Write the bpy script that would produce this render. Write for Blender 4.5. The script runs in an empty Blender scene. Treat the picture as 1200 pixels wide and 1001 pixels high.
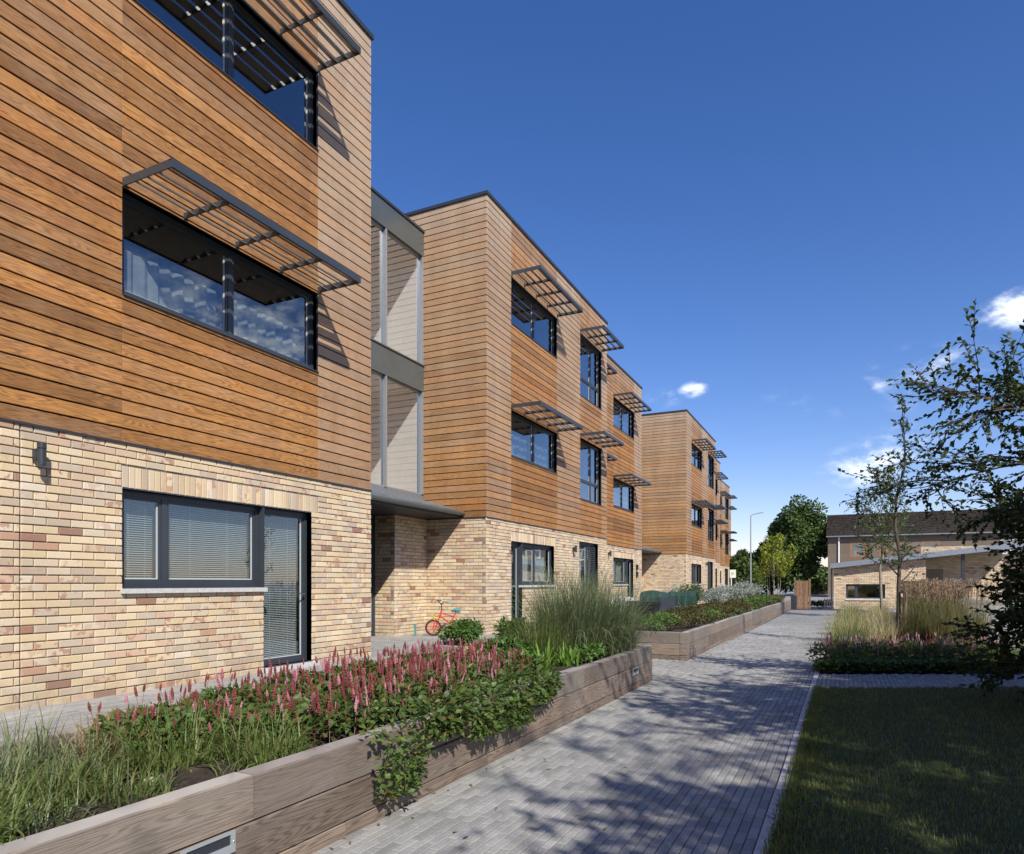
import bpy, math, random
import numpy as np
from mathutils import Vector
R = math.radians
rnd = random.Random(7)
scene = bpy.context.scene
COL = scene.collection
# ------------------------------------------------------------------ camera
EYE = 1.15
cam_d = bpy.data.cameras.new('camera'); cam = bpy.data.objects.new('camera', cam_d); COL.objects.link(cam)
cam.location = (0, 0, EYE); cam.rotation_euler = (R(90), 0, R(25.99))
cam_d.lens = 24.0; cam_d.sensor_width = 36.0; cam_d.shift_y = 0.152
cam_d.clip_start = 0.05; cam_d.clip_end = 2000
scene.camera = cam
# ------------------------------------------------------------------ light
SUNV = Vector((0.651, -0.589, 0.777)).normalized()
sun_d = bpy.data.lights.new('sun', 'SUN'); sun_d.energy = 5.0; sun_d.angle = R(0.55); sun_d.color = (1.0, 0.94, 0.85)
sun = bpy.data.objects.new('sun', sun_d); COL.objects.link(sun)
sun.rotation_euler = (-SUNV).to_track_quat('-Z', 'Y').to_euler(); sun.location = (20, -20, 30)
world = bpy.data.worlds.new('World'); scene.world = world; world.use_nodes = True
scene.view_settings.view_transform = 'Standard'; scene.view_settings.look = 'None'
scene.view_settings.exposure = 0.35; scene.view_settings.gamma = 1.0
scene.view_settings.use_curve_mapping = False
scene.cycles.max_bounces = 6; scene.cycles.transparent_max_bounces = 12
scene.cycles.caustics_reflective = False; scene.cycles.caustics_refractive = False

def px_dir(px, py):
    r = (px - 600) / 800.0; z = (683 - py) / 800.0
    return Vector((-0.4382 + r * 0.8988, 0.8988 + r * 0.4382, z)).normalized()

def build_world():
    nt = world.node_tree; N = nt.nodes; L = nt.links
    for n in list(N): N.remove(n)
    out = N.new('ShaderNodeOutputWorld'); bg = N.new('ShaderNodeBackground')
    sky = N.new('ShaderNodeTexSky'); sky.sky_type = 'NISHITA'; sky.sun_disc = False
    sky.sun_elevation = math.asin(SUNV.z); sky.sun_rotation = math.atan2(SUNV.x, SUNV.y)
    sky.altitude = 0; sky.air_density = 1.0; sky.dust_density = 0.3; sky.ozone_density = 3.0
    bg.inputs['Strength'].default_value = 0.108
    hs = N.new('ShaderNodeHueSaturation'); hs.inputs['Saturation'].default_value = 1.28
    tint = N.new('ShaderNodeMix'); tint.data_type = 'RGBA'; tint.blend_type = 'MULTIPLY'; tint.inputs['Factor'].default_value = 1
    tint.inputs['B'].default_value = (1.17, 1.02, 1.12, 1); L.new(sky.outputs[0], tint.inputs['A'])
    L.new(tint.outputs['Result'], hs.inputs['Color'])
    tc = N.new('ShaderNodeTexCoord')
    nz = N.new('ShaderNodeTexNoise'); nz.inputs['Scale'].default_value = 9.0
    nz.inputs['Detail'].default_value = 9.0; nz.inputs['Roughness'].default_value = 0.62
    mp = N.new('ShaderNodeMapping'); mp.inputs['Scale'].default_value = (1, 1, 1.9)
    L.new(tc.outputs['Generated'], mp.inputs['Vector']); L.new(mp.outputs[0], nz.inputs['Vector'])
    # fair-weather clouds round the horizon, larger unseen ones added for window reflections: (direction, size, strength)
    spots = [(px_dir(1192, 362), .034, 1.5), (px_dir(812, 457), .017, 1.4), (px_dir(778, 468), .026, .62), (px_dir(1012, 546), .045, 1.15), (px_dir(1050, 525), .06, .62), (px_dir(1090, 440), .08, .52), (px_dir(930, 470), .07, .30),
             (px_dir(1075, 533), .030, .45), (px_dir(1027, 450), .024, .85), (px_dir(1108, 428), .034, .78),
             (px_dir(980, 486), .022, .35), (px_dir(755, 470), .02, .3),
             (Vector((.75, .66, .30)).normalized(), .20, 1.1), (Vector((.85, .5, .20)).normalized(), .18, 1.0), (Vector((.62, .72, .42)).normalized(), .10, .9), (Vector((.8, .35, .32)).normalized(), .16, 1.0), (Vector((.9, -.1, .28)).normalized(), .15, .9),
             (Vector((.6, .8, .30)).normalized(), .12, .9), (Vector((-.3, -.9, .3)).normalized(), .15, .8),
             (Vector((.5, -.8, .45)).normalized(), .13, .7), (Vector((-.9, -.3, .3)).normalized(), .15, .8), (Vector((.75, .55, .5)).normalized(), .13, .9)]
    acc = None
    for d, s, a in spots:
        sub = N.new('ShaderNodeVectorMath'); sub.operation = 'SUBTRACT'; sub.inputs[1].default_value = d
        L.new(tc.outputs['Generated'], sub.inputs[0])
        sc = N.new('ShaderNodeVectorMath'); sc.operation = 'MULTIPLY'; sc.inputs[1].default_value = (1, 1, 1.9)
        L.new(sub.outputs[0], sc.inputs[0])
        ln = N.new('ShaderNodeVectorMath'); ln.operation = 'LENGTH'; L.new(sc.outputs[0], ln.inputs[0])
        mr = N.new('ShaderNodeMapRange'); mr.inputs['From Min'].default_value = 0; mr.inputs['From Max'].default_value = s * 1.9
        mr.inputs['To Min'].default_value = a; mr.inputs['To Max'].default_value = 0; mr.interpolation_type = 'SMOOTHSTEP'
        L.new(ln.outputs['Value'], mr.inputs['Value'])
        if acc is None: acc = mr.outputs[0]
        else:
            mx = N.new('ShaderNodeMath'); mx.operation = 'MAXIMUM'; L.new(acc, mx.inputs[0]); L.new(mr.outputs[0], mx.inputs[1]); acc = mx.outputs[0]
    nz.inputs['Scale'].default_value = 26
    n2 = N.new('ShaderNodeMapRange'); n2.inputs['From Min'].default_value = .30; n2.inputs['From Max'].default_value = .78
    L.new(nz.outputs['Fac'], n2.inputs['Value'])
    mu = N.new('ShaderNodeMath'); mu.operation = 'MULTIPLY'; L.new(acc, mu.inputs[0]); L.new(n2.outputs[0], mu.inputs[1])
    mr = N.new('ShaderNodeMapRange'); mr.inputs['From Min'].default_value = .10; mr.inputs['From Max'].default_value = .85
    mr.interpolation_type = 'SMOOTHSTEP'; L.new(mu.outputs[0], mr.inputs['Value'])
    mix = N.new('ShaderNodeMix'); mix.data_type = 'RGBA'; L.new(mr.outputs[0], mix.inputs['Factor'])
    L.new(hs.outputs[0], mix.inputs['A']); mix.inputs['B'].default_value = (8.8, 9.3, 10.2, 1)
    L.new(mix.outputs['Result'], bg.inputs['Color']); L.new(bg.outputs[0], out.inputs['Surface'])
build_world()

# ------------------------------------------------------------------ materials
class NB:
    def __init__(s, name):
        s.m = bpy.data.materials.new(name); s.m.use_nodes = True
        s.N = s.m.node_tree.nodes; s.L = s.m.node_tree.links
        s.b = s.N['Principled BSDF']; s.out = s.N['Material Output']
    def n(s, t, **kw):
        x = s.N.new('ShaderNode' + t)
        for k, v in kw.items():
            if hasattr(x, k): setattr(x, k, v)
        return x
    def set(s, node, **kw):
        for k, v in kw.items(): node.inputs[k.replace('_', ' ')].default_value = v
        return node
    def link(s, a, b): s.L.new(a, b)
    def math(s, op, a, b=None):
        x = s.n('Math', operation=op)
        for i, v in enumerate((a, b)):
            if v is None: continue
            if isinstance(v, (int, float)): x.inputs[i].default_value = v
            else: s.link(v, x.inputs[i])
        return x.outputs[0]
    def mix(s, f, a, b, bt='MIX'):
        x = s.n('Mix', data_type='RGBA', blend_type=bt)
        for k, v in (('Factor', f), ('A', a), ('B', b)):
            if isinstance(v, (int, float)): x.inputs[k].default_value = v
            elif isinstance(v, tuple): x.inputs[k].default_value = v if len(v) == 4 else v + (1,)
            else: s.link(v, x.inputs[k])
        return x.outputs['Result']
    def ramp(s, f, stops, interp='LINEAR'):
        x = s.n('ValToRGB'); cr = x.color_ramp; cr.interpolation = interp
        while len(cr.elements) < len(stops): cr.elements.new(0.5)
        for e, (p, c) in zip(cr.elements, stops):
            e.position = p; e.color = c if len(c) == 4 else c + (1,)
        s.link(f, x.inputs['Fac']); return x.outputs['Color']
    def noise(s, vec, scale, detail=4, rough=.55, dist=0):
        x = s.n('TexNoise'); s.set(x, Scale=scale, Detail=detail, Roughness=rough, Distortion=dist)
        if vec is not None: s.link(vec, x.inputs['Vector'])
        return x.outputs['Fac']
    def pos(s): return s.n('NewGeometry').outputs['Position']
    def rand(s):
        a = s.n('ObjectInfo').outputs['Random']; b = s.n('NewGeometry').outputs['Random Per Island']
        return s.math('FRACT', s.math('ADD', a, b))
    def bump(s, h, strength=.3, dist=.01):
        x = s.n('Bump'); x.inputs['Strength'].default_value = strength; x.inputs['Distance'].default_value = dist
        s.link(h, x.inputs['Height']); s.link(x.outputs[0], s.b.inputs['Normal'])
    def vec(s, v, scale):
        x = s.n('Mapping'); x.inputs['Scale'].default_value = scale; s.link(v, x.inputs['Vector']); return x.outputs[0]
    def mapr(s, v, a, b, c, d):
        x = s.n('MapRange'); s.set(x, From_Min=a, From_Max=b, To_Min=c, To_Max=d); s.link(v, x.inputs['Value']); return x.outputs[0]

def simple(name, col, rough=.5, metal=0, spec=.5, var=.0, vscale=8, bump=0, bscale=60):
    k = NB(name); k.b.inputs['Roughness'].default_value = rough; k.b.inputs['Metallic'].default_value = metal
    k.b.inputs['Specular IOR Level'].default_value = spec
    c = tuple(col) + (1,)
    if var:
        f = k.mapr(k.noise(k.pos(), vscale, 5, .6), .3, .7, 1 - var, 1 + var)
        rr = k.mapr(k.rand(), 0, 1, 1 - var * .6, 1 + var * .6)
        h = k.n('HueSaturation'); h.inputs['Color'].default_value = c; k.link(k.math('MULTIPLY', f, rr), h.inputs['Value'])
        k.link(h.outputs[0], k.b.inputs['Base Color'])
    else: k.b.inputs['Base Color'].default_value = c
    if bump: k.bump(k.noise(k.pos(), bscale, 4, .6), bump, .004)
    return k.m

def brick_mat():
    k = NB('buff_brick'); r = k.rand(); p = k.pos()
    base = k.ramp(r, [(0, (.62, .50, .32)), (.15, (.66, .54, .36)), (.29, (.57, .45, .31)), (.42, (.53, .45, .34)), (.54, (.69, .58, .40)),
                      (.66, (.58, .43, .31)), (.74, (.61, .52, .38)), (.86, (.48, .39, .29)), (.95, (.31, .18, .13)), (.97, (.48, .30, .20)), (.985, (.68, .60, .47))], 'CONSTANT')
    off = k.n('VectorMath', operation='ADD'); k.link(p, off.inputs[0])
    cb = k.n('CombineXYZ'); k.link(k.math('MULTIPLY', r, 37), cb.inputs[0]); k.link(k.math('MULTIPLY', r, 19), cb.inputs[1]); k.link(cb.outputs[0], off.inputs[1])
    blot = k.noise(off.outputs[0], 13, 3, .5)
    r2 = k.math('FRACT', k.math('MULTIPLY', r, 91.7))
    amt = k.math('MULTIPLY', k.mapr(blot, .53, .58, 0, 1), k.mapr(r2, .6, .9, 0, .75))
    c = k.mix(amt, base, (.40, .19, .12))
    grit = k.noise(p, 170, 4, .7)
    c = k.mix(1.0, c, k.ramp(grit, [(.25, (.78, .77, .75)), (.75, (1.12, 1.12, 1.12))]), 'MULTIPLY')
    big = k.noise(p, .9, 5, .6)
    c = k.mix(1.0, c, k.ramp(big, [(.3, (.90, .88, .86)), (.7, (1.06, 1.04, 1.02))]), 'MULTIPLY')
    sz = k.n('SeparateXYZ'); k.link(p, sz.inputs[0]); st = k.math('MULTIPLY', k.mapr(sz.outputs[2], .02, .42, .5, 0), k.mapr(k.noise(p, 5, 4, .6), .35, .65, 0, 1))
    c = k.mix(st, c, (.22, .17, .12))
    c = k.mix(k.mapr(k.noise(k.vec(p, (6, 6, 1.2)), 1, 4, .6), .60, .75, 0, .35), c, (.66, .62, .56))
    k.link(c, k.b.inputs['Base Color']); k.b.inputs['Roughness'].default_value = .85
    k.bump(grit, .45, .004); return k.m

def wood_mat(name, fresh, dark, grey, grain=1.0, gscale=1.0, greybias=0.0, rough=.62):
    """boards: grain runs along x+y (walls stand along either axis). object colour red = weathering, green = tone."""
    k = NB(name); p = k.pos(); r = k.rand()
    sp = k.n('SeparateXYZ'); k.link(p, sp.inputs[0])
    al = k.math('ADD', sp.outputs[0], sp.outputs[1])
    cb = k.n('CombineXYZ'); k.link(k.math('ADD', al, k.math('MULTIPLY', r, 53)), cb.inputs[0])
    k.link(k.math('ADD', sp.outputs[2], k.math('MULTIPLY', r, 17)), cb.inputs[1]); k.link(k.math('MULTIPLY', r, 29), cb.inputs[2])
    v = cb.outputs[0]
    warp = k.noise(k.vec(v, (.55 * gscale, 9 * gscale, 1)), 1.0, 2, .45)
    rings = k.math('SINE', k.math('MULTIPLY', warp, 120.0))
    rings = k.mapr(rings, -1, 1, 0, 1)
    fine = k.noise(k.vec(v, (2.2 * gscale, 210 * gscale, 1)), 1.0, 4, .6)
    speck = k.noise(k.vec(v, (13 * gscale, 130 * gscale, 1)), 1.0, 3, .7)
    g = k.math('ADD', k.math('MULTIPLY', rings, .5), k.math('MULTIPLY', fine, .5))
    c = k.mix(k.mapr(g, .38, .78, 0, .62 * grain), fresh + (1,), dark + (1,))
    tone = k.ramp(k.math('FRACT', k.math('MULTIPLY', r, 13.3)), [(0, (.58, .54, .52)), (.2, (.84, .81, .78)), (.5, (1.0, .98, .97)), (.75, (1.20, 1.15, 1.07)), (.9, (1.06, .94, .86)), (1, (.74, .64, .60))])
    c = k.mix(1.0, c, tone, 'MULTIPLY')
    oc = k.n('ObjectInfo').outputs['Color']; so = k.n('SeparateColor'); k.link(oc, so.inputs[0])
    wn = k.noise(k.vec(v, (1.6, 5, 1)), 1.0, 4, .6)
    w = k.math('ADD', so.outputs[0], k.math('MULTIPLY', k.math('SUBTRACT', wn, .5), .75))
    w = k.math('ADD', w, greybias); wc = k.n('Clamp'); k.link(w, wc.inputs[0])
    gc = k.mix(k.mapr(speck, .35, .8, 0, .55), grey + (1,), tuple(x * .5 for x in grey) + (1,))
    c = k.mix(wc.outputs[0], c, gc)
    c = k.mix(k.mapr(speck, .64, .74, 0, .55 * grain), c, tuple(x * .45 for x in dark) + (1,))
    st = k.noise(k.vec(p, (2.2, 2.2, .35)), 1.0, 4, .6)
    c = k.mix(1.0, c, k.ramp(st, [(.3, (.84, .82, .82)), (.65, (1.06, 1.06, 1.06))]), 'MULTIPLY')
    k.link(c, k.b.inputs['Base Color']); k.b.inputs['Roughness'].default_value = rough
    k.bump(k.math('ADD', k.math('MULTIPLY', g, .5), speck), .35, .003)
    return k.m

def foliage_mat(name, cols, trans=.35, rough=.5):
    k = NB(name); r = k.rand()
    n = len(cols); c = k.ramp(r, [(i / (n - 1) if n > 1 else 0, cc) for i, cc in enumerate(cols)])
    v = k.mapr(k.noise(k.pos(), 1.7, 3, .5), .3, .7, .8, 1.2)
    h = k.n('HueSaturation'); k.link(c, h.inputs['Color']); k.link(v, h.inputs['Value'])
    k.link(h.outputs[0], k.b.inputs['Base Color']); k.b.inputs['Roughness'].default_value = rough
    k.b.inputs['Specular IOR Level'].default_value = .35
    t = k.n('BsdfTranslucent'); h2 = k.n('HueSaturation'); k.link(h.outputs[0], h2.inputs['Color']); h2.inputs['Value'].default_value = 1.5
    h2.inputs['Saturation'].default_value = 1.1
    k.link(h2.outputs[0], t.inputs['Color'])
    m = k.n('MixShader'); m.inputs[0].default_value = trans
    k.link(k.b.outputs[0], m.inputs[1]); k.link(t.outputs[0], m.inputs[2]); k.link(m.outputs[0], k.out.inputs['Surface'])
    return k.m

def glass_mat(name, ior=2.0, tint=(.86, .90, .90), rough=0.0):
    k = NB(name); k.N.remove(k.b)
    lw = k.n('LayerWeight'); lw.inputs['Blend'].default_value = .5; f0 = ((ior - 1) / (ior + 1)) ** 2
    ff = k.math('ADD', k.math('MULTIPLY', k.math('POWER', lw.outputs['Facing'], 3.2), 1 - f0), f0)
    gl = k.n('BsdfGlossy'); gl.inputs['Roughness'].default_value = rough; gl.inputs['Color'].default_value = (.95, .97, 1, 1)
    tr = k.n('BsdfTransparent'); tr.inputs['Color'].default_value = tint + (1,)
    b = k.n('Bump'); b.inputs['Strength'].default_value = .025; b.inputs['Distance'].default_value = .02
    k.link(k.noise(k.pos(), 1.3, 2, .5), b.inputs['Height']); k.link(b.outputs[0], gl.inputs['Normal'])
    m = k.n('MixShader'); k.link(ff, m.inputs[0]); k.link(tr.outputs[0], m.inputs[1]); k.link(gl.outputs[0], m.inputs[2])
    k.link(m.outputs[0], k.out.inputs['Surface']); return k.m

def paver_mat(name, textured=False):
    k = NB(name); p = k.pos()
    if textured:
        sp = k.n('SeparateXYZ'); k.link(p, sp.inputs[0]); cb = k.n('CombineXYZ')
        k.link(sp.outputs[1], cb.inputs[0]); k.link(sp.outputs[0], cb.inputs[1])
        bt = k.n('TexBrick'); k.link(cb.outputs[0], bt.inputs['Vector'])
        k.set(bt, Scale=1.0, Mortar_Size=.004, Mortar_Smooth=.2, Brick_Width=.15, Row_Height=.047, Bias=0.0)
        bt.inputs['Color1'].default_value = (.29, .285, .275, 1); bt.inputs['Color2'].default_value = (.40, .395, .38, 1); bt.inputs['Mortar'].default_value = (.10, .10, .11, 1)
        c = bt.outputs['Color']; k.bump(k.math('SUBTRACT', 1.0, bt.outputs['Fac']), .6, .006)
    else:
        c = k.ramp(k.rand(), [(0, (.27, .265, .255)), (.25, (.33, .325, .315)), (.6, (.375, .37, .355)), (.85, (.42, .415, .40)), (1, (.33, .315, .29))])
        k.bump(k.noise(p, 130, 4, .65), .35, .003)
    c = k.mix(1.0, c, k.ramp(k.noise(p, 1.3, 6, .65), [(.3, (.60, .605, .595)), (.7, (.91, .91, .885))]), 'MULTIPLY')
    c = k.mix(1.0, c, k.ramp(k.noise(p, 55, 4, .7), [(.3, (.85, .85, .85)), (.7, (1.1, 1.1, 1.1))]), 'MULTIPLY')
    spk = k.mapr(k.noise(p, 38, 2, .5), .73, .76, 0, .35)
    c = k.mix(spk, c, (.09, .08, .06))
    k.link(c, k.b.inputs['Base Color']); k.b.inputs['Roughness'].default_value = .78; return k.m

def soil_mat():
    k = NB('dark_soil'); p = k.pos()
    c = k.ramp(k.noise(p, 26, 6, .7), [(.3, (.018, .012, .008)), (.55, (.05, .035, .024)), (.75, (.11, .085, .06))])
    k.link(c, k.b.inputs['Base Color']); k.b.inputs['Roughness'].default_value = .95
    k.bump(k.noise(p, 40, 6, .7), 1.0, .03); return k.m

def lawn_mat():
    k = NB('lawn_turf'); p = k.pos()
    c = k.ramp(k.noise(p, 9, 6, .7), [(.3, (.022, .036, .010)), (.55, (.045, .068, .016)), (.75, (.10, .10, .035))])
    k.link(c, k.b.inputs['Base Color']); k.b.inputs['Roughness'].default_value = .95
    k.bump(k.noise(p, 90, 4, .7), .8, .02); return k.m

def ground_mat():
    k = NB('pale_ground'); p = k.pos()
    c = k.ramp(k.noise(p, 3, 6, .65), [(.3, (.20, .20, .19)), (.7, (.30, .29, .28))])
    k.link(c, k.b.inputs['Base Color']); k.b.inputs['Roughness'].default_value = .9; return k.m

M = {}
M['brick'] = brick_mat()
M['mortar'] = simple('mortar', (.22, .185, .145), .95, var=.15, vscale=20)
M['wood'] = wood_mat('larch_cladding', (.41, .200, .056), (.14, .056, .015), (.45, .345, .24), grain=1.2, gscale=1.5)
M['sleeper'] = wood_mat('weathered_sleeper', (.235, .185, .145), (.07, .052, .04), (.25, .235, .21), grain=1.3, gscale=1.7)
M['sleeper_top'] = wood_mat('sleeper_top_wood', (.35, .335, .31), (.15, .135, .12), (.40, .39, .37), grain=1.0, gscale=.6)
M['blade'] = simple('louvre_blade', (.26, .25, .235), .42, metal=.35, var=.12)
M['membrane'] = simple('black_membrane', (.012, .011, .010), .9)
M['frame'] = simple('anthracite_frame', (.036, .044, .054), .38, var=.08, vscale=3)
M['bead'] = simple('sunlit_bead', (.50, .54, .56), .4)  # paleness stands in for sunlight along the inner jamb edges
M['alu'] = simple('silver_mullion', (.42, .44, .45), .32, metal=.6)
M['band'] = simple('grey_metal_band', (.115, .13, .125), .30, metal=.35, var=.10, vscale=2)
M['zinc'] = simple('zinc_roof', (.28, .31, .34), .38, metal=.5, var=.1)
M['coping'] = simple('dark_coping', (.03, .034, .042), .4)
M['sill'] = simple('concrete_sill', (.50, .49, .47), .85, var=.15, vscale=30, bump=.3)
M['glass'] = glass_mat('window_glass')
M['stairglass'] = glass_mat('stair_glass', ior=2.2, tint=(.98, .99, .99))
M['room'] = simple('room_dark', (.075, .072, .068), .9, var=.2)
M['room_pale'] = simple('room_pale', (.72, .71, .67), .9, var=.1)
M['blind'] = simple('blind_slat', (.62, .64, .65), .5)
M['curtain'] = simple('net_curtain', (.22, .235, .25), .9, var=.15, vscale=6)
M['paver'] = paver_mat('grey_paver'); M['paving_far'] = paver_mat('grey_paving_far', True)
M['joint'] = simple('paver_joint', (.075, .072, .068), .95, var=.2, vscale=40)
M['soil'] = soil_mat(); M['lawn'] = lawn_mat(); M['ground'] = ground_mat()
M['leaf_flower'] = foliage_mat('flower_bed_leaf', [(.045, .085, .02), (.085, .145, .035), (.14, .20, .055), (.06, .11, .03), (.10, .15, .03), (.15, .11, .04)])
M['spike_red'] = foliage_mat('spike_red', [(.13, .028, .028), (.23, .055, .055), (.17, .05, .035)], .15, .9)
M['spike_dusk'] = foliage_mat('spike_dusk', [(.42, .20, .28), (.55, .34, .42), (.30, .12, .18)], .15, .9)
M['spike_pink'] = foliage_mat('spike_pink', [(.34, .09, .13), (.52, .25, .30), (.24, .055, .075)], .2, .9)
M['grass_green'] = foliage_mat('green_blade', [(.06, .10, .02), (.12, .17, .04), (.19, .24, .08), (.09, .14, .035), (.24, .22, .10)])
M['grass_deep'] = foliage_mat('deep_blade', [(.09, .13, .05), (.17, .22, .10), (.28, .33, .19), (.12, .17, .08), (.30, .28, .16)])
M['grass_dead'] = foliage_mat('dead_blade', [(.22, .15, .08), (.34, .25, .14), (.16, .10, .06)])
M['grass_gold'] = foliage_mat('gold_blade', [(.34, .30, .15), (.50, .43, .24), (.26, .27, .12), (.42, .35, .19)])
M['grass_reed'] = foliage_mat('reed_blade', [(.12, .13, .045), (.22, .18, .08), (.10, .12, .04)])
M['plume'] = foliage_mat('reed_plume', [(.24, .16, .10), (.38, .29, .19), (.18, .12, .08)], .3, .9)
M['lawn_blade'] = foliage_mat('lawn_blade', [(.07, .105, .018), (.14, .18, .035), (.24, .23, .08), (.09, .12, .022)])
M['bush'] = foliage_mat('bush_leaf', [(.05, .11, .02), (.09, .17, .035), (.13, .21, .06)])
M['bright'] = foliage_mat('lily_leaf', [(.12, .24, .03), (.18, .30, .05)])
M['yellow'] = foliage_mat('yellow_flower', [(.75, .55, .03), (.8, .68, .1)], .2)
M['scrub'] = foliage_mat('scrub_leaf', [(.05, .075, .02), (.09, .09, .03), (.12, .07, .03), (.07, .11, .03)])
M['silver'] = foliage_mat('silver_leaf', [(.24, .28, .24), (.36, .38, .34), (.12, .17, .10), (.5, .5, .48)])
M['tree_leaf'] = foliage_mat('near_tree_leaf', [(.028, .05, .014), (.045, .075, .02), (.065, .095, .03)], .3)
M['young_leaf'] = foliage_mat('young_tree_leaf', [(.05, .085, .02), (.08, .12, .03)], .35)
M['far_leaf'] = foliage_mat('far_tree_leaf', [(.035, .065, .016), (.065, .11, .026), (.11, .16, .045)], .25)
M['birch_leaf'] = foliage_mat('birch_leaf', [(.16, .21, .03), (.28, .31, .05), (.22, .25, .04)], .4)
M['bark'] = simple('bark', (.075, .058, .045), .95, var=.3, vscale=30, bump=.8, bscale=80)
M['bark_pale'] = simple('pale_bark', (.24, .22, .16), .9, var=.3, vscale=40)
M['stem'] = simple('green_stem', (.10, .12, .04), .8)
M['stake'] = simple('timber_stake', (.22, .16, .09), .9, var=.2)
M['black'] = simple('black_plastic', (.012, .012, .013), .45)
M['rubber'] = simple('tyre_rubber', (.02, .02, .02), .8)
M['red'] = simple('red_paint', (.55, .05, .04), .35); M['lime'] = simple('lime_paint', (.48, .55, .05), .4)
M['teal'] = simple('teal_vinyl', (.10, .28, .27), .5); M['chrome'] = simple('chrome', (.6, .6, .6), .2, metal=1)
M['tarp'] = simple('green_tarpaulin', (.018, .055, .042), .5, var=.25, vscale=5)
M['net_reflection'] = simple('painted_reflection_net', (.50, .51, .50), .9, var=.12, vscale=5)  # pale tone stands in for light reflections in ground-floor glass
M['sheet'] = simple('white_sheet', (.62, .62, .60), .6, var=.1)
M['harl'] = simple('pebbledash', (.155, .125, .095), .95, var=.2, vscale=50, bump=.5)
M['tile'] = simple('brown_roof_tile', (.036, .029, .025), .95, spec=.15, var=.45, vscale=4)
M['white'] = simple('white_paint', (.78, .78, .76), .5, var=.05)
M['brownframe'] = simple('brown_frame', (.30, .13, .05), .6)
M['fence'] = simple('fence_timber', (.19, .11, .06), .85, var=.3, vscale=9)
M['steel'] = simple('galvanised_steel', (.40, .42, .43), .4, metal=.6)
M['lightface'] = simple('brushed_light_cover', (.50, .54, .56), .35, metal=.5)
M['concrete'] = simple('bench_concrete', (.30, .29, .27), .85, var=.15)
M['stone'] = simple('pale_stone', (.55, .50, .43), .8, var=.15)
M['far_wall'] = simple('far_house_wall', (.34, .31, .28), .9)

# ------------------------------------------------------------------ mesh helpers
def mesh_obj(name, verts, faces, mat, parent=None, smooth=False):
    me = bpy.data.meshes.new(name); me.from_pydata([tuple(v) for v in verts], [], faces); me.update()
    me.materials.append(mat if not isinstance(mat, str) else M[mat])
    if smooth: me.shade_smooth()
    o = bpy.data.objects.new(name, me); COL.objects.link(o)
    if parent is not None: o.parent = parent
    return o
def np_obj(name, V, F, mat, parent=None, smooth=False):
    """V (n,3) float, F (m,k) int, k = 3 or 4"""
    me = bpy.data.meshes.new(name); k = F.shape[1]
    me.vertices.add(len(V)); me.vertices.foreach_set('co', np.ascontiguousarray(V, dtype=np.float32).ravel())
    me.loops.add(F.size); me.loops.foreach_set('vertex_index', np.ascontiguousarray(F, dtype=np.int32).ravel())
    me.polygons.add(len(F)); me.polygons.foreach_set('loop_start', np.arange(0, F.size, k, dtype=np.int32))
    me.update(calc_edges=True); me.materials.append(M[mat] if isinstance(mat, str) else mat)
    if smooth: me.shade_smooth()
    o = bpy.data.objects.new(name, me); COL.objects.link(o)
    if parent is not None: o.parent = parent
    return o
class MB:
    def __init__(s): s.v = []; s.f = []
    def hexa(s, p):  # 8 points: 0-3 bottom loop, 4-7 top loop
        b = len(s.v); s.v += p
        s.f += [(b, b+3, b+2, b+1), (b+4, b+5, b+6, b+7), (b, b+1, b+5, b+4), (b+1, b+2, b+6, b+5), (b+2, b+3, b+7, b+6), (b+3, b, b+4, b+7)]
    def box(s, x0, x1, y0, y1, z0, z1):
        s.hexa([(x0,y0,z0),(x1,y0,z0),(x1,y1,z0),(x0,y1,z0),(x0,y0,z1),(x1,y0,z1),(x1,y1,z1),(x0,y1,z1)])
    def poly(s, pts):
        b = len(s.v); s.v += pts; s.f.append(tuple(range(b, b + len(pts))))
    def tube(s, pts, rad, sides=6, cap=True):
        pts = [Vector(p) for p in pts]; n = len(pts); b = len(s.v)
        if isinstance(rad, (int, float)): rad = [rad] * n
        d0 = (pts[1] - pts[0]).normalized(); a = d0.orthogonal().normalized()
        for i in range(n):
            d = (pts[min(i+1, n-1)] - pts[max(i-1, 0)]).normalized()
            a = (a - d * a.dot(d)); a = a.normalized() if a.length > 1e-6 else d.orthogonal().normalized()
            c = d.cross(a)
            for j in range(sides):
                t = 2 * math.pi * j / sides
                s.v.append(tuple(pts[i] + (a * math.cos(t) + c * math.sin(t)) * rad[i]))
        for i in range(n - 1):
            for j in range(sides):
                j2 = (j + 1) % sides
                s.f.append((b + i*sides + j, b + i*sides + j2, b + (i+1)*sides + j2, b + (i+1)*sides + j))
        if cap:
            s.f.append(tuple(b + j for j in reversed(range(sides)))); s.f.append(tuple(b + (n-1)*sides + j for j in range(sides)))
    def build(s, name, mat, parent=None, smooth=False): return mesh_obj(name, s.v, s.f, mat, parent, smooth)
class Plane:
    """wall frame: u runs along the wall, d outward from its face, z up"""
    def __init__(s, o, u, n): s.o = Vector(o); s.u = Vector(u); s.n = Vector(n)
    def p(s, u, z, d): 
        q = s.o + s.u * u + s.n * d; return (q.x, q.y, z)
def pbox(mb, P, u0, u1, z0, z1, d0, d1):
    q = [P.p(u0,z0,d0),P.p(u1,z0,d0),P.p(u1,z0,d1),P.p(u0,z0,d1),P.p(u0,z1,d0),P.p(u1,z1,d0),P.p(u1,z1,d1),P.p(u0,z1,d1)]
    if P.u.cross(P.n).z < 0: q = [q[1], q[0], q[3], q[2], q[5], q[4], q[7], q[6]]
    mb.hexa(q)
def tag(o, label=None, cat=None, group=None, kind=None):
    if label: o['label'] = label
    if cat: o['category'] = cat
    if group: o['group'] = group
    if kind: o['kind'] = kind
    return o
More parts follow.
